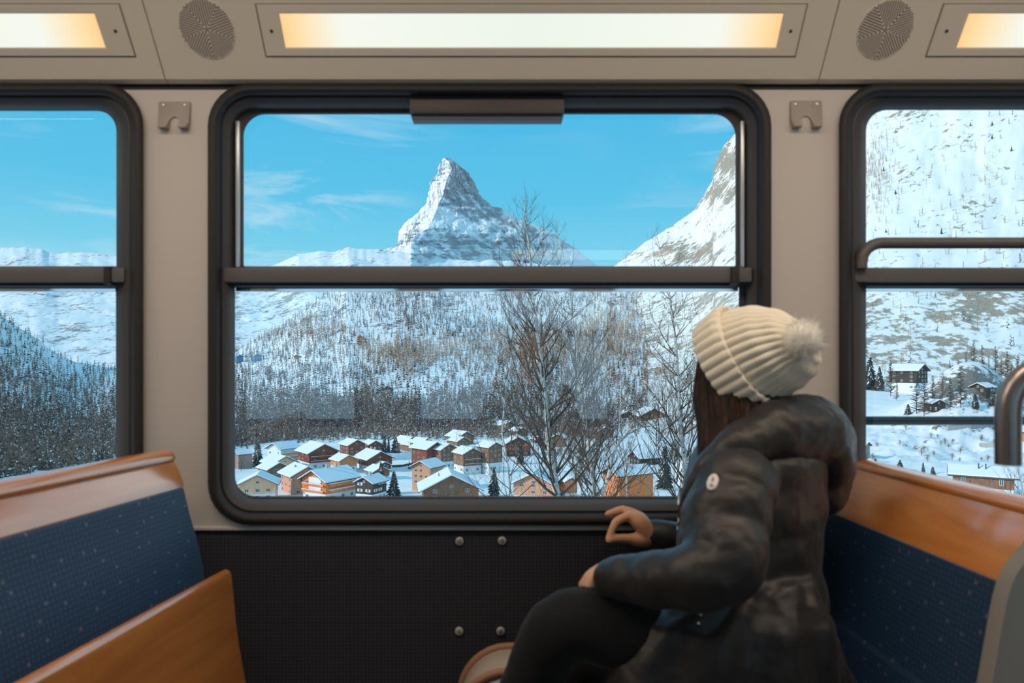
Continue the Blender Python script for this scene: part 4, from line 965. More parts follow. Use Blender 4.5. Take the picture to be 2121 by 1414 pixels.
def seat(name, x0, sgn, rz, ylen, label, folded, yf=1.55, dz=0, board=None, pad=None):
    """bench with its back against x0 at the wall end; sgn=+1 faces right"""
    root = empty(name, (x0, yf, 0), rz); tag(root, label, 'seat')
    mir = lambda m: (setattr(m, 'v', [(x * sgn, y, z + (dz if z > .7 else 0)) for x, y, z in m.v]), m)[1]
    # local x grows towards the sitter
    cap = MB(); ring = [(-.045, .985), (-.040, 1.004), (-.026, 1.016), (-.004, 1.019), (.014, 1.014), (.021, 1.004), (.020, .994), (.012, .988)]
    cap.rings([[Vector((x, y, z)) for x, z in ring] for y in (-ylen, -ylen * .5, -.012, 0)], True, True, True)
    mir(cap).build('top_rail', M_wood, root, bevel=.004)
    m = slab(smooth_prof(board or [(.018, .992), (.028, .972), (.036, .955), (.042, .935)]), .02, -ylen, 0); mir(m).build('backrest_board', M_wood, root, bevel=.003)
    m = slab(smooth_prof(pad or [(.045, .937), (.059, .880), (.080, .810), (.097, .730), (.120, .60), (.150, .500)]), .042, -ylen + .006, -.006, n=7); mir(m).build('backrest_cushion', M_fab, root, bevel=.008)
    m = slab(smooth_prof([(.0, .985), (.012, .90), (.034, .74), (.07, .58), (.11, .46)]), .02, -ylen, 0); mir(m).build('back_shell', M_grey, root, bevel=.004)
    if folded:      # tipped-up seat: its wooden underside shows
        m = slab(smooth_prof([(.138, .752), (.148, .749), (.154, .735), (.159, .69), (.167, .614), (.178, .55), (.190, .489), (.210, .41)]), .030, -ylen, .0, n=5); mir(m).build('folded_seat', M_wood, root, bevel=.005)
        m = MB(); m.box(.11, .20, -.03, .0, .36, .42); mir(m).build('hinge', M_grey, root, bevel=.004)
    else:
        m = slab([(.10, .50), (.16, .487), (.30, .48), (.44, .485), (.50, .47), (.512, .45)], .07, -ylen, 0)
        mir(m).build('seat_cushion', M_fab, root, bevel=.012)
        m = slab([(.09, .53), (.12, .50), (.16, .485)], .02, -ylen, 0); mir(m).build('seat_board', M_wood, root, bevel=.004)
    m = MB(); m.box(.02, .30, -ylen + .05, -.05, .0, .06); m.box(.08, .20, -ylen + .1, -ylen + .16, .05, .42); m.box(.08, .20, -.16, -.10, .05, .42); mir(m).build('seat_stand', M_grey, root, bevel=.006)
    return root, mir
s1, _ = seat('train_seat', -.782, 1, R(-7), 1.15, 'left seat with orange wooden top, blue cushion and tipped up wooden seat', True)
s2, mir2 = seat('train_seat', .795, -1, R(2), .545, 'right seat behind the passenger with orange wooden top and blue cushion', False, dz=-.022, board=[(.016, 1.004), (.030, .985), (.060, .950), (.095, .905)], pad=[(.097, .909), (.108, .85), (.120, .78), (.138, .68), (.16, .58), (.18, .50)])
m = slab(smooth_prof([(.01, 1.022), (.030, 1.012), (.068, .965), (.104, .915), (.128, .80), (.150, .68), (.19, .52), (.30, .44)]), .16, -.575, -.547, n=2); mir2(m).build('end_panel', M_grey, s2, bevel=.012)
# grab handle in front of the right seat
root = empty('grab_handle', P(2088, 962, .96)); tag(root, 'curved grey tube grab handle hanging at the right picture edge', 'handle'); off = root.location
cx_, cz_ = P(2088, 850, .96).x, P(2088, 850, .96).z; r_ = .062
path = [Vector((cx_, .96, P(0, 962, .96).z)), Vector((cx_, .96, cz_ - .03))] + [Vector((cx_ + r_ - r_ * math.cos(R(a)), .96, cz_ + r_ * math.sin(R(a)))) for a in range(0, 91, 15)] + [Vector((cx_ + .12, .95, cz_ + r_ + .004)), Vector((cx_ + .20, .94, cz_ + r_)), Vector((cx_ + .24, .935, cz_ + .02)), Vector((cx_ + .245, .93, .9)), Vector((cx_ + .245, .93, .0))]
b = MB(); b.tube([p - off for p in path], .0162, 20); b.build('tube', M_pole, root, smooth=True, sharp=60)

# ================================================================ PASSENGER
M_skin = material('skin', (.80, .42, .24), .5, spec=.35); M_skin.node_tree.nodes['Principled BSDF'].inputs['Subsurface Weight'].default_value = .08
M_skin.node_tree.nodes['Principled BSDF'].inputs['Subsurface Radius'].default_value = (.01, .004, .002)
M_coat = material('black_nylon', (.017, .0145, .015), .46, spec=.5, sheen=.08); t = NT(M_coat)
nn_ = t.noise(t.coord((30, 30, 30)), 1, 4, .6, 1.2); t.bump(nn_, .22, .005)
M_trs = material('black_trousers', (.012, .012, .013), .9, spec=.2, sheen=.1)
M_hair = material('brown_hair', (.05, .027, .016), .5, spec=.2); t = NT(M_hair)
nn_ = t.noise(t.coord((120, 120, 5)), 1, 4, .6, .4); t.base(t.ramp(nn_.outputs[0], [(.38, (.010, .006, .005)), (.74, (.060, .026, .012))])); t.bump(nn_, .6, .004)
M_knit = material('cream_knit', (.93, .85, .70), .9, spec=.1, sheen=.5); t = NT(M_knit)
nn_ = t.noise(t.coord((240, 240, 240)), 1, 3, .6); t.bump(nn_, .5, .002)
M_fur = material('cream_fur', (.98, .95, .88), .8, spec=.1, sheen=.6)
M_lips = material('lips', (.50, .16, .12), .4); M_eye = material('eye', (.03, .02, .015), .1)
M_boot = material('black_boot', (.02, .02, .02), .4)
M_snap = material('snap_button', (.70, .68, .66), .25, 1.0)

PR = Vector((.49, 1.33, 0)); person = empty('person', PR)
tag(person, 'woman in a black puffer coat and cream bobble hat looking out of the middle window', 'person')
def remesh(mb, name, mats, voxel, smooth_it=4, disp=None):
    """joins overlapping limbs into one continuous skin"""
    mb.v = [tuple(Vector(q) - PR) for q in mb.v]
    me = mesh(name + '_raw', mb.v, mb.f, mats, mb.m)
    bm = bmesh.new(); bm.from_mesh(me); bmesh.ops.recalc_face_normals(bm, faces=bm.faces); bm.to_mesh(me); bm.free()
    o = link(name + '_raw', me); r = o.modifiers.new('r', 'REMESH'); r.mode = 'VOXEL'; r.voxel_size = voxel; r.use_smooth_shade = True
    s = o.modifiers.new('s', 'SMOOTH'); s.iterations = smooth_it; s.factor = .5
    if disp:
        tx = bpy.data.textures.new('folds', 'CLOUDS'); tx.noise_scale = disp[0]; tx.noise_depth = 2
        d = o.modifiers.new('d', 'DISPLACE'); d.texture = tx; d.strength = disp[1]; d.mid_level = .5
    dg = bpy.context.evaluated_depsgraph_get(); ev = o.evaluated_get(dg); me2 = bpy.data.meshes.new_from_object(ev); me2.name = name
    me2.materials.clear()
    for m in mats: me2.materials.append(m)
    bpy.data.objects.remove(o); me2.polygons.foreach_set('use_smooth', [True] * len(me2.polygons))
    return link(name, me2, person)
def cr_path(pts, rad, k=5):
    """smooth path and radii through control points"""
    n = len(pts); P_ = [Vector(p) for p in pts]; out = []; ro = []
    for i in range(n - 1):
        a, b_, c, d = P_[max(i - 1, 0)], P_[i], P_[i + 1], P_[min(i + 2, n - 1)]
        for j in range(k):
            s = j / k; out.append(.5 * (2 * b_ + (c - a) * s + (2 * a - 5 * b_ + 4 * c - d) * s * s + (3 * b_ - a - 3 * c + d) * s ** 3)); ro.append(rad[i] + (rad[i + 1] - rad[i]) * (s * s * (3 - 2 * s)))
    return out + [P_[-1]], ro + [rad[-1]]
def limb(mb, pts, rad, n=14, k=5, ends=True, quilt=None):
    p, r = cr_path(pts, rad, k)
    if quilt:
        L = 0; q = []
        for i in range(len(p)):
            if i: L += (p[i] - p[i - 1]).length
            q.append(r[i] * (1 + quilt[1] * (abs(math.sin(math.pi * L / quilt[0])) ** .6 - .6)))
        r = q
    mb.tube(p, r, n)
    if ends:
        for e_ in (0, -1): mb.ball(p[e_], r[e_] * .98, 12, 8)
FA = Vector((-.80, .60, 0)); LE = Vector((-.60, -.80, 0))      # her front and her left
def torso(mb, rings, n=40, quilt=None):
    rg = []
    z = [r[2] for r in rings]; zz = np.arange(z[0], z[-1] + 1e-6, .008)
    f = lambda i, q: float(np.interp(q, z, [r[i] for r in rings]))
    for q in zz:
        k = 1 + (quilt[1] * (abs(math.sin(math.pi * (q - .47) / quilt[0])) ** .55 - .6) if quilt else 0)
        c = Vector((f(0, q), f(1, q), q)); a = f(3, q) * k; b_ = f(4, q) * k
        rg.append([c + LE * a * math.cos(t_) + FA * b_ * math.sin(t_) for t_ in [2 * math.pi * j / n for j in range(n)]])
    mb.rings(rg, True, True, True)
# ---- body (one continuous mesh)
b = MB()
torso(b, [(.49, 1.33, .50, .13, .10), (.485, 1.33, .60, .14, .11), (.47, 1.335, .75, .105, .08), (.48, 1.345, .92, .14, .09), (.487, 1.355, 1.02, .15, .075), (.487, 1.36, 1.07, .05, .05)])
limb(b, [(.487, 1.36, 1.04), (.476, 1.365, 1.10), (.462, 1.37, 1.16)], [.052, .048, .05])
HC = P(1541, 762, 1.365); HF = Vector((-.42, .90, -.05)).normalized(); HS = HF.cross(Vector((0, 0, 1))).normalized(); HU = HS.cross(HF)
hd = lambda s, f, u: HC + HS * s + HF * f + HU * u
rg = []
for i in range(17):                                   # skull and jaw as one loft from chin to crown
    u = -.118 + .226 * i / 16; t_ = (u + .118) / .226
    wd = .074 * math.sin(math.pi * min(max(t_ * .93 + .05, 0), 1)) ** .45 * (1 - .22 * max(0, .45 - t_) / .45)
    fr_, bk = (.090, .098); f0 = .095 * math.sin(math.pi * (t_ * .93 + .05)) ** .4 * (1 - .04 * (t_ < .3)); b0 = .1 * math.sin(math.pi * (t_ * .9 + .07)) ** .55 * (.55 + .45 * min(1, t_ * 1.9))
    rg.append([hd(wd * math.cos(a), (f0 if math.sin(a) > 0 else b0) * math.sin(a), u) for a in [2 * math.pi * j / 28 for j in range(28)]])
b.rings(rg, True, True, True)
limb(b, [hd(0, .088, .012), hd(0, .106, -.012), hd(0, .112, -.026), hd(0, .095, -.036)], [.007, .009, .012, .010], 10, 4)     # nose
for s in (-1, 1):
    b.ball(hd(s * .032, .082, .008), (.014, .014, .009), 10, 8); b.ball(hd(s * .038, .066, -.028), .024, 10, 8)        # lids and cheeks
    limb(b, [hd(s * .074, -.004, .020), hd(s * .082, -.012, .006), hd(s * .080, -.008, -.016), hd(s * .074, .0, -.030)], [.008, .010, .008, .006], 8, 4)   # ears
b.ball(hd(0, .084, -.062), (.024, .016, .007), 10, 8); b.ball(hd(0, .080, -.072), (.020, .015, .007), 10, 8); b.ball(hd(0, .078, -.100), (.022, .018, .015), 10, 8)   # lips and chin
limb(b, [(.385, 1.215, 1.01), (.362, 1.16, .95), (.345, 1.10, .885), (.265, 1.13, .857), (.180, 1.212, .832)], [.045, .042, .036, .034, .025])
limb(b, [(.59, 1.50, 1.0), (.53, 1.555, .90), (.47, 1.55, .80), (.40, 1.55, .81), P(1346, 1107, 1.557)], [.045, .04, .035, .03, .024])
# right hand on the sill: palm, loop of thumb and forefinger, the other fingers stretched behind
wr = P(1346, 1107, 1.557)
for kx, ky, kY, r_ in ((1304, 1069, 1.538, .0125), (1305, 1061, 1.556, .012), (1309, 1062, 1.572, .012), (1314, 1068, 1.584, .011)):
    limb(b, [wr + Vector((0, (kY - 1.557) * .6, 0)), P((kx + 1346) / 2, (ky + 1103) / 2 - 4, kY), P(kx, ky, kY)], [.020, .019, r_], 12, 4)
limb(b, [P(1340, 1116, 1.550), P(1322, 1117, 1.542), P(1306, 1115, 1.534)], [.018, .017, .012], 12, 4)
limb(b, [P(1304, 1069, 1.538), P(1290, 1073, 1.530), P(1276, 1081, 1.524), P(1267, 1099, 1.520), P(1260, 1115, 1.518)], [.0118, .0103, .0098, .0085, .0072], 12, 5)
limb(b, [P(1312, 1116, 1.538), P(1298, 1115, 1.530), P(1284, 1114.5, 1.524), P(1271, 1115, 1.519), P(1261, 1118, 1.515)], [.0125, .0108, .0100, .0092, .0078], 12, 5)
limb(b, [P(1305, 1061, 1.556), P(1290, 1055, 1.560), P(1275, 1058.5, 1.564), P(1258, 1064, 1.568)], [.0112, .0096, .0085, .0070], 12, 5)
limb(b, [P(1309, 1062, 1.572), P(1294, 1056, 1.577), P(1280, 1060, 1.582), P(1266, 1067, 1.586)], [.0105, .009, .008, .0066], 12, 5)
limb(b, [P(1314, 1068, 1.584), P(1302, 1064, 1.590), P(1291, 1067, 1.594), P(1281, 1073, 1.596)], [.0095, .008, .0072, .006], 12, 5)
# left hand lying over the raised knee
lw = Vector((.176, 1.230, .830))
for k_, dy in enumerate((-.026, -.008, .010, .027)):
    m_ = Vector((.166, 1.262 + dy, .822)); limb(b, [lw + Vector((.01, dy * .5, 0)), m_], [.018, .0125], 10, 3)
    limb(b, [m_, m_ + Vector((-.017, .006, -.010)), m_ + Vector((-.030, .014, -.030)), m_ + Vector((-.033, .022, -.052 + .006 * k_))], [.0115, .0095, .0085, .007], 10, 4)
limb(b, [lw + Vector((-.002, .0, -.004)), Vector((.155, 1.238, .822)), Vector((.148, 1.246, .806)), Vector((.142, 1.252, .792))], [.014, .012, .010, .008], 10, 4)
# legs inside the trousers
LA = [(.50, 1.25, .575), (.30, 1.235, .690), (.105, 1.235, .738), (.030, 1.275, .600), (-.045, 1.325, .40)]
LB = [(.52, 1.42, .555), (.32, 1.425, .575), (.125, 1.425, .595), (.11, 1.415, .36), (.10, 1.405, .12)]
limb(b, LA, [.075, .062, .05, .045, .034]); limb(b, LB, [.075, .062, .05, .045, .034])
for q, d in ((Vector((-.045, 1.335, .40)), Vector((-.17, .02, -.10))), (Vector((.10, 1.405, .10)), Vector((-.19, .0, -.055)))):
    limb(b, [q, q + Vector((.005, 0, -.045)), q + d * .55 + Vector((0, 0, -.02)), q + d], [.034, .036, .030, .022], 12, 4)
body = remesh(b, 'body', [M_skin], .0036, 3)
m = MB(); [m.ball(hd(s * .032, .0945, .008) - PR, (.008, .006, .005), 10, 8) for s in (-1, 1)]; m.build('eyes', M_eye, person, smooth=True, sharp=80)
m = MB(); m.ball(hd(0, .098, -.066) - PR, (.020, .008, .006), 12, 8); m.build('lips', M_lips, person, smooth=True, sharp=80)
# ---- trousers and boots
b = MB(); limb(b, LA, [.096, .082, .064, .055, .046], 18); limb(b, LB, [.096, .084, .066, .056, .047], 18)
b.ball((.51, 1.345, .57), (.12, .17, .11), 20, 12)
remesh(b, 'trousers', [M_trs], .007, 3, (.06, .006))
for q, d in ((Vector((-.04, 1.334, .42)), Vector((-.185, .02, -.12))), (Vector((.10, 1.405, .15)), Vector((-.20, 0, -.085)))):
    b = MB(); limb(b, [q + Vector((.0, 0, .03)), q + Vector((.005, 0, -.055)), q + Vector((.012, 0, -.085))], [.052, .05, .048], 14, 4); limb(b, [q + Vector((.02, 0, -.092)), q + d * .55 + Vector((0, 0, -.045)), q + d + Vector((0, 0, -.01))], [.046, .042, .036], 14, 4)
    remesh(b, 'boot', [M_boot], .006, 3)
# ---- coat: body, skirt over the lap, sleeves, hood lying on the back
b = MB()
torso(b, [(.50, 1.335, .470, .20, .165), (.487, 1.33, .60, .195, .165), (.470, 1.33, .72, .165, .135), (.462, 1.335, .85, .160, .130), (.474, 1.345, .95, .170, .132), (.497, 1.36, 1.03, .172, .125), (.497, 1.365, 1.075, .145, .105), (.497, 1.372, 1.105, .098, .095), (.497, 1.375, 1.150, .092, .092)], 44, (.086, .042))
rg = []
for z, x, y, hx, hy in ((.83, .450, 1.24, .09, .07), (.80, .425, 1.225, .125, .082), (.76, .395, 1.205, .17, .09), (.70, .375, 1.198, .20, .094), (.63, .360, 1.195, .212, .095), (.56, .350, 1.195, .215, .094), (.50, .345, 1.20, .21, .09), (.475, .345, 1.20, .20, .085)):
    k = 1 + .035 * math.sin(z * 70); rg.append([Vector((x + hx * k * math.cos(a), y + (hy + .010 * math.sin(9 * a + z * 8)) * math.sin(a), z)) for a in [2 * math.pi * j / 44 for j in range(44)]])
b.rings(rg, True, True, True)
limb(b, [(.408, 1.235, 1.005), (.382, 1.19, .985), (.358, 1.145, .93), (.345, 1.10, .885), (.300, 1.10, .866), (.235, 1.150, .848), (.176, 1.205, .834)], [.070, .076, .072, .060, .053, .045, .035], 22, 9, quilt=(.072, .11))
limb(b, [(.585, 1.49, 1.01), (.53, 1.55, .90), (.475, 1.55, .80), (.40, 1.55, .812), P(1356, 1104, 1.553)], [.078, .068, .054, .040, .031], 20, 8, quilt=(.07, .12))
coat = remesh(b, 'puffer_coat', [M_coat], .0058, 3, (.055, .012))
b = MB(); limb(b, [P(1424, 1045, 1.20), P(1442, 1000, 1.19), P(1484, 952, 1.20), P(1545, 918, 1.225), P(1612, 900, 1.27), P(1668, 905, 1.335), P(1686, 920, 1.42), P(1680, 905, 1.50), P(1620, 900, 1.56), P(1520, 930, 1.56)], [.012, .018, .028, .044, .064, .082, .080, .062, .045, .03], 20, 6)
b.ball(P(1684, 935, 1.38), (.060, .12, .082), 20, 12); limb(b, [P(1695, 950, 1.39), P(1672, 1010, 1.37), P(1650, 1070, 1.36)], [.076, .074, .045], 18, 4)
b.rings([[P(1590, 850, 1.36), P(1652, 818, 1.40), P(1662, 850, 1.40), P(1640, 880, 1.38)], [P(1590, 850, 1.40), P(1656, 820, 1.42), P(1664, 850, 1.42), P(1640, 880, 1.42)]], True, True, True)
hood = remesh(b, 'hood', [M_coat], .0055, 3, (.06, .014))
# zip edge of the open front, sleeve patch, snaps: laid on the coat where the camera sees them
from mathutils.bvhtree import BVHTree
def tree_of(o): return BVHTree.FromPolygons([v_.co[:] for v_ in o.data.vertices], [tuple(p.vertices) for p in o.data.polygons])
bv = tree_of(coat)
def hit(px, row, lift=.0):
    d = Vector(((px - CX) / F, 1, -(row - HY) / F)).normalized(); h_, n_, i_, ds = bv.ray_cast(Vector((0, 0, EH)) - PR, d)
    return (h_ + n_ * lift, n_) if h_ else (P(px, row, 1.2) - PR, Vector((0, -1, 0)))
def decal(outline, name, mat, lift=.002, thick=.002):
    pts = [hit(*q, lift) for q in outline]; c = sum((p for p, _ in pts), Vector()) / len(pts); n_ = sum((q for _, q in pts), Vector()).normalized(); m = MB()
    m.rings([[p - n_ * thick * 2 for p, _ in pts], [p + n_ * thick * .5 for p, _ in pts], [c + (p - c) * .86 + n_ * thick for p, _ in pts], [c + (p - c) * .05 + n_ * thick for p, _ in pts]], True, False, True)
    return m.build(name, mat, person, smooth=True, sharp=60)
M_patch = material('patch_white', (.78, .72, .74), .6); M_patchr = material('patch_ring', (.45, .46, .52), .6)
el = lambda cx_, cy_, a_, b2, rot, n=22: [(cx_ + a_ * math.cos(q) * math.cos(rot) - b2 * math.sin(q) * math.sin(rot), cy_ + a_ * math.cos(q) * math.sin(rot) + b2 * math.sin(q) * math.cos(rot)) for q in [2 * math.pi * j / n for j in range(n)]]
decal(el(1477, 1000, 10.5, 17, R(22)), 'sleeve_patch', M_patch, .003); decal(el(1479, 997, 2.2, 5, R(10), 10), 'patch_mark', material('patch_red', (.5, .25, .25), .6), .0062, .001); decal(el(1475, 1008, 3.6, 2.0, R(-10), 10), 'patch_mark', M_patchr, .0062, .001)
for px, row, r_ in ((1315, 1330, 6.2), (1447, 1292, 4.2), (1451, 1271, 3.2)):
    p_, n_ = hit(px, row, .001); m = MB(); m.ball(p_, r_ / F * 1.12, 12, 8); m.build('snap_button', M_snap, person, smooth=True, sharp=80)
pp = []
for row in range(1000, 1108, 9):                      # the zip follows the front edge of the coat
    for px in range(1385, 1470, 2):
        d = Vector(((px - CX) / F, 1, -(row - HY) / F)).normalized(); h_ = bv.ray_cast(Vector((0, 0, EH)) - PR, d)
        if h_[0] and (not pp or (h_[0] - pp[-1]).length < .03): pp.append(h_[0] + h_[1] * .0012); break
if len(pp) > 2: m = MB(); m.tube(pp, .0018, 6); m.build('zip', M_steel, person)
# ---- hair
b = MB(); rg = []
lv = [(1550, 705, 1.36, .064, .060), (1532, 740, 1.365, .076, .066), (1522, 785, 1.360, .073, .072), (1524, 835, 1.340, .076, .080), (1522, 880, 1.315, .066, .082), (1506, 925, 1.285, .050, .072), (1486, 965, 1.250, .030, .050), (1472, 1000, 1.225, .014, .024)]
K = 6; NN = 96
for i in range(len(lv) - 1):
    for j in range(K if i < len(lv) - 2 else K + 1):
        s = j / K; q = [lv[i][m_] + (lv[i + 1][m_] - lv[i][m_]) * s for m_ in range(5)]; c = P(q[0], q[1], q[2]); f_ = (i + s) / len(lv)
        ring = []
        for m_ in range(NN):
            a = 2 * math.pi * m_ / NN; w_ = 1 + (.055 * math.sin(a * 11 + 1.3 * math.sin(f_ * 5)) + .04 * math.sin(a * 23 + f_ * 3) + .03 * math.sin(a * 5 + f_ * 6)) * min(1, f_ * 2)
            ring.append(c + Vector((q[3] * w_ * math.cos(a), q[4] * w_ * math.sin(a), 0)) - PR)
        rg.append(ring)
b.rings(rg, True, True, True)
rr = random.Random(5)
for k in range(260):                                  # loose strands over the mass
    a = rr.uniform(2.3, 5.6); pts = []
    for q in lv[1:]:
        c = P(q[0], q[1], q[2]); w_ = 1.02 + rr.uniform(-.02, .035); pts.append(c + Vector((q[3] * w_ * math.cos(a), q[4] * w_ * math.sin(a), 0)) - PR)
        a += rr.uniform(-.05, .05)
    p_, r2 = cr_path(pts[:rr.randint(5, len(pts))], [.0016] * len(pts), 3); b.tube(p_, [.0017 * (1 - .6 * i / len(p_)) for i in range(len(p_))], 4)
b.build('hair', M_hair, person, smooth=True, sharp=80)
# ---- bobble hat
C0 = P(1549, 742, 1.345); hn = Vector((.63, -.60, .49)).normalized(); d1 = (Vector((.61, 0, -.79)) - hn * Vector((.61, 0, -.79)).dot(hn)).normalized(); d2 = hn.cross(d1)
def knit(secs, ribs, amp, nsub=5, nn=None, seed=0):
    nn = nn or ribs * 6; c_, r2 = cr_path([s[0] for s in secs], [s[1] for s in secs], nsub); rg = []
    for i, (c, r_) in enumerate(zip(c_, r2)):
        t_ = i / (len(c_) - 1); row = []
        for m_ in range(nn):
            a = 2 * math.pi * m_ / nn; w_ = r_ + amp * min(1, r_ / .06) * (abs(math.cos(a * ribs / 2)) ** .7 - .5) + .004 * math.sin(a * 3 + t_ * 4 + seed) * t_ * 2
            row.append(c + (d1 * math.cos(a) + d2 * math.sin(a)) * w_ - PR)
        rg.append(row)
    m = MB(); m.rings(rg, True, True, True); return m
dn = Vector((0, 0, -1))
hat = knit([(C0 - hn * .01, .094), (C0 + hn * .02, .098), (C0 + hn * .055 + dn * .004, .091), (C0 + hn * .085 + dn * .008 + Vector((.008, 0, 0)), .074), (C0 + hn * .105 + dn * .014 + Vector((.018, 0, 0)), .048), (C0 + hn * .112 + dn * .018 + Vector((.028, 0, 0)), .02)], 34, .0062).build('bobble_hat', M_knit, person, smooth=True, sharp=85)
cuff = knit([(C0 - hn * .040, .090), (C0 - hn * .047, .101), (C0 - hn * .044, .108), (C0 - hn * .024, .110), (C0 - hn * .002, .111), (C0 + hn * .012, .109), (C0 + hn * .015, .101), (C0 + hn * .008, .095)], 34, .0055, 4, seed=2).build('cuff', M_knit, hat, smooth=True, sharp=85)
PC = P(1660, 703, 1.235) - PR; m = MB(); m.ball(PC, .031, 14, 10); rr = random.Random(9)
for k in range(3600):
    d = Vector((rr.gauss(0, 1), rr.gauss(0, 1), rr.gauss(0, 1))).normalized(); L = rr.uniform(.030, .045) * (1.35 if rr.random() < .04 else 1); sd_ = d.orthogonal().normalized() * .0008; up = d.cross(sd_).normalized() * .0008
    tip = PC + d * L + Vector((rr.uniform(-.006, .006), rr.uniform(-.006, .006), rr.uniform(-.008, .004))); q = PC + d * .016
    m.add([q + sd_, q - sd_ * .5 + up, q - sd_ * .5 - up, tip], [(0, 1, 3), (1, 2, 3), (2, 0, 3)])
m.build('pompom', M_fur, hat)

# ---- suitcase behind her legs
M_tan = material('tan_leather', (.34, .17, .09), .5); M_beige = material('beige_canvas', (.42, .36, .31), .8)
root = empty('suitcase', (.07, 1.47, 0)); tag(root, 'beige suitcase with tan leather rim behind the passenger legs', 'suitcase')
def rr2(x0, x1, z0, z1, r_, y): return [Vector((p.x, y, p.z)) for p in rrect3(x0, x1 and z1, x1, z0, r_, 8, lambda a_, b_: Vector((a_, 0, b_)))]
def rbox(x0, x1, z0, z1, r_, y, n=8):
    out = []
    for cx2, cz2, a0 in ((x0 + r_, z0 + r_, 180), (x1 - r_, z0 + r_, 270), (x1 - r_, z1 - r_, 0), (x0 + r_, z1 - r_, 90)):
        out += [Vector((cx2 + r_ * math.cos(R(a0 + 90 * i / n)), y, cz2 + r_ * math.sin(R(a0 + 90 * i / n)))) for i in range(n + 1)]
    return out
m = MB(); m.rings([rbox(-.17, .19, .03, .555, .10, -.062), rbox(-.185, .205, .02, .57, .11, -.04), rbox(-.185, .205, .02, .57, .11, .07), rbox(-.17, .19, .03, .555, .10, .09)], True, True, True); m.build('shell', M_beige, root, smooth=True, sharp=50)
for y in (-.05, .08):
    ring = rbox(-.187, .207, .02, .572, .11, y); m = MB(); m.tube(ring + ring[:2], .009, 8, caps=False); m.build('rim', M_tan, root, smooth=True, sharp=80)
m = MB(); m.rings([rbox(-.145, .165, .06, .525, .08, -.064), rbox(-.135, .155, .07, .515, .075, -.072), rbox(-.13, .15, .075, .51, .07, -.070)], True, False, True); m.build('front_pocket', M_beige, root, smooth=True, sharp=50)
for x in (-.14, .16): m = MB(); m.tube([(x, -.03, .02), (x, .05, .02)], .02, 12); m.build('wheel', M_boot, root)
m = MB(); m.tube([(.04, .015, .57), (.045, .015, .59), (.13, .015, .59), (.135, .015, .57)], .008, 8); m.build('handle', M_tan, root)

# ---------------------------------------------------------------- the photographer, mirrored in the middle window
PR = Vector((.10, -.36, 0)); person = empty('person', PR)
tag(person, 'dark figure with thick brown hair mirrored in the middle of the window pane', 'person')
b = MB(); T_ = lambda x, y, z: Vector((x, y, z))
def ovals(mb, secs, n=28):
    mb.rings([[T_(cx + a * math.cos(q), cy + d * math.sin(q), z) for q in [2 * math.pi * j / n for j in range(n)]] for cx, cy, z, a, d in secs], True, True, True)
ovals(b, [(.10, -.40, .46, .17, .12), (.10, -.40, .60, .16, .12), (.10, -.39, .80, .14, .11), (.10, -.38, 1.0, .18, .11), (.10, -.38, 1.09, .15, .08), (.10, -.37, 1.12, .06, .06), (.10, -.36, 1.20, .055, .06)])
ovals(b, [(.11, -.33, 1.19, .035, .04), (.11, -.33, 1.22, .058, .075), (.11, -.335, 1.29, .074, .092), (.11, -.34, 1.36, .072, .092), (.11, -.34, 1.41, .04, .05)])
limb(b, [T_(.11, -.24, 1.315), T_(.11, -.225, 1.285), T_(.11, -.235, 1.27)], [.008, .012, .011], 10, 4)
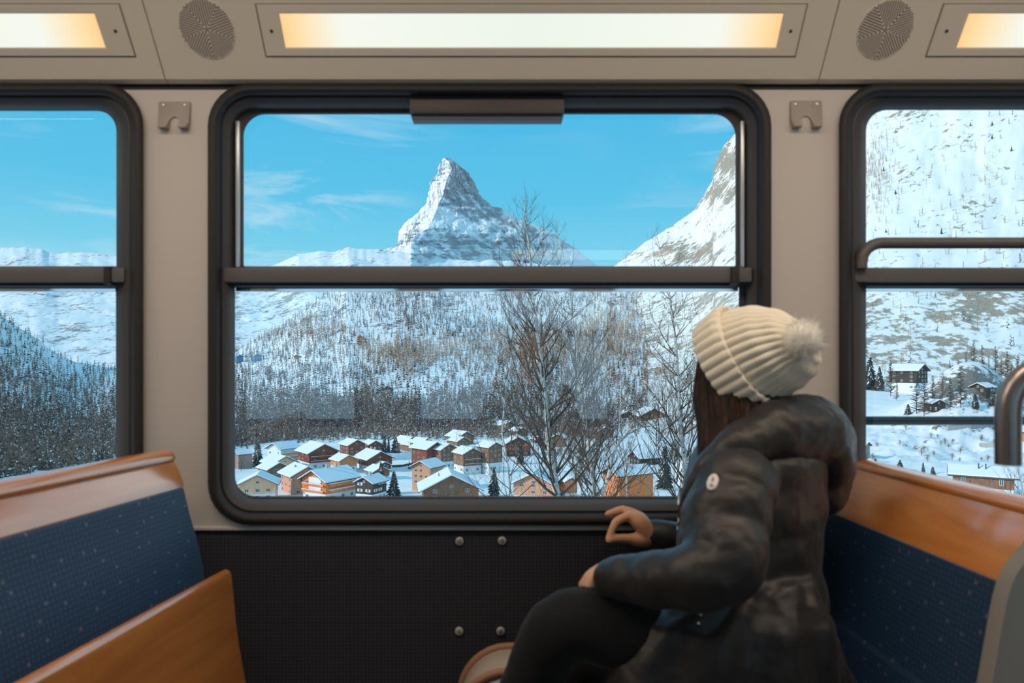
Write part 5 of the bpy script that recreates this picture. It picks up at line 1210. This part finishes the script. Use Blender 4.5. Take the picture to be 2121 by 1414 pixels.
for s in (-1, 1):
    limb(b, [T_(.10 + s * .17, -.38, 1.05), T_(.09 + s * .22, -.30, .90), T_(.05 + s * .15, -.16, 1.03), T_(.0 + s * .075, -.115, 1.15)], [.055, .046, .038, .026])
    for k in range(4): limb(b, [T_(s * .075, -.112, 1.135 + .018 * k), T_(s * .072, -.085, 1.140 + .018 * k), T_(s * .052, -.072, 1.145 + .018 * k)], [.012, .0095, .008], 8, 3)
    limb(b, [T_(s * .075, -.125, 1.15), T_(s * .058, -.150, 1.16), T_(s * .035, -.155, 1.165)], [.013, .011, .009], 8, 3)
    limb(b, [T_(.10 + s * .09, -.38, .54), T_(.08 + s * .11, -.06, .56), T_(.08 + s * .11, .02, .32), T_(.08 + s * .11, .0, .09)], [.09, .066, .055, .045])
    limb(b, [T_(.08 + s * .11, .0, .06), T_(.08 + s * .11, .14, .05)], [.04, .034])
remesh(b, 'body', [M_skin], .006, 3)
b = MB(); ovals(b, [(.10, -.40, .47, .19, .145), (.10, -.40, .60, .18, .14), (.10, -.39, .80, .165, .135), (.10, -.38, 1.0, .205, .135), (.10, -.38, 1.09, .17, .10), (.10, -.37, 1.13, .08, .08), (.10, -.37, 1.16, .07, .07)])
for s in (-1, 1): limb(b, [T_(.10 + s * .17, -.38, 1.05), T_(.09 + s * .22, -.30, .90), T_(.05 + s * .15, -.16, 1.03), T_(.01 + s * .095, -.125, 1.11)], [.075, .062, .052, .038])
remesh(b, 'jacket', [M_coat], .007, 3)
b = MB()
for s in (-1, 1):
    limb(b, [T_(.10 + s * .09, -.38, .54), T_(.08 + s * .11, -.06, .56), T_(.08 + s * .11, .02, .32), T_(.08 + s * .11, .0, .12)], [.105, .078, .066, .056])
remesh(b, 'trousers', [M_trs], .008, 3)
b = MB(); ovals(b, [(.11, -.41, 1.12, .12, .05), (.11, -.42, 1.17, .17, .08), (.11, -.42, 1.25, .195, .115), (.11, -.42, 1.33, .19, .12), (.11, -.405, 1.40, .155, .12), (.11, -.39, 1.45, .10, .09), (.11, -.38, 1.47, .04, .04)], 40)
remesh(b, 'hair', [M_hair], .008, 2, (.05, .03))
M_camb = material('camera_body', (.015, .015, .016), .5)
root = empty('camera', (0, -.10, 1.16)); tag(root, 'small black camera held up by the mirrored figure', 'camera')
b = MB(); b.box(-.058, .058, -.03, .0, -.01, .065); b.build('body', M_camb, root, bevel=.006)
b = MB(); b.rings([[Vector((.030 * r_ * math.cos(a), y, .03 + .030 * r_ * math.sin(a))) for a in [2 * math.pi * j / 24 for j in range(24)]] for y, r_ in ((0, 1), (.03, 1), (.035, .93), (.034, .8), (.025, .75))], True, True, True); b.build('lens', M_camb, root, smooth=True)
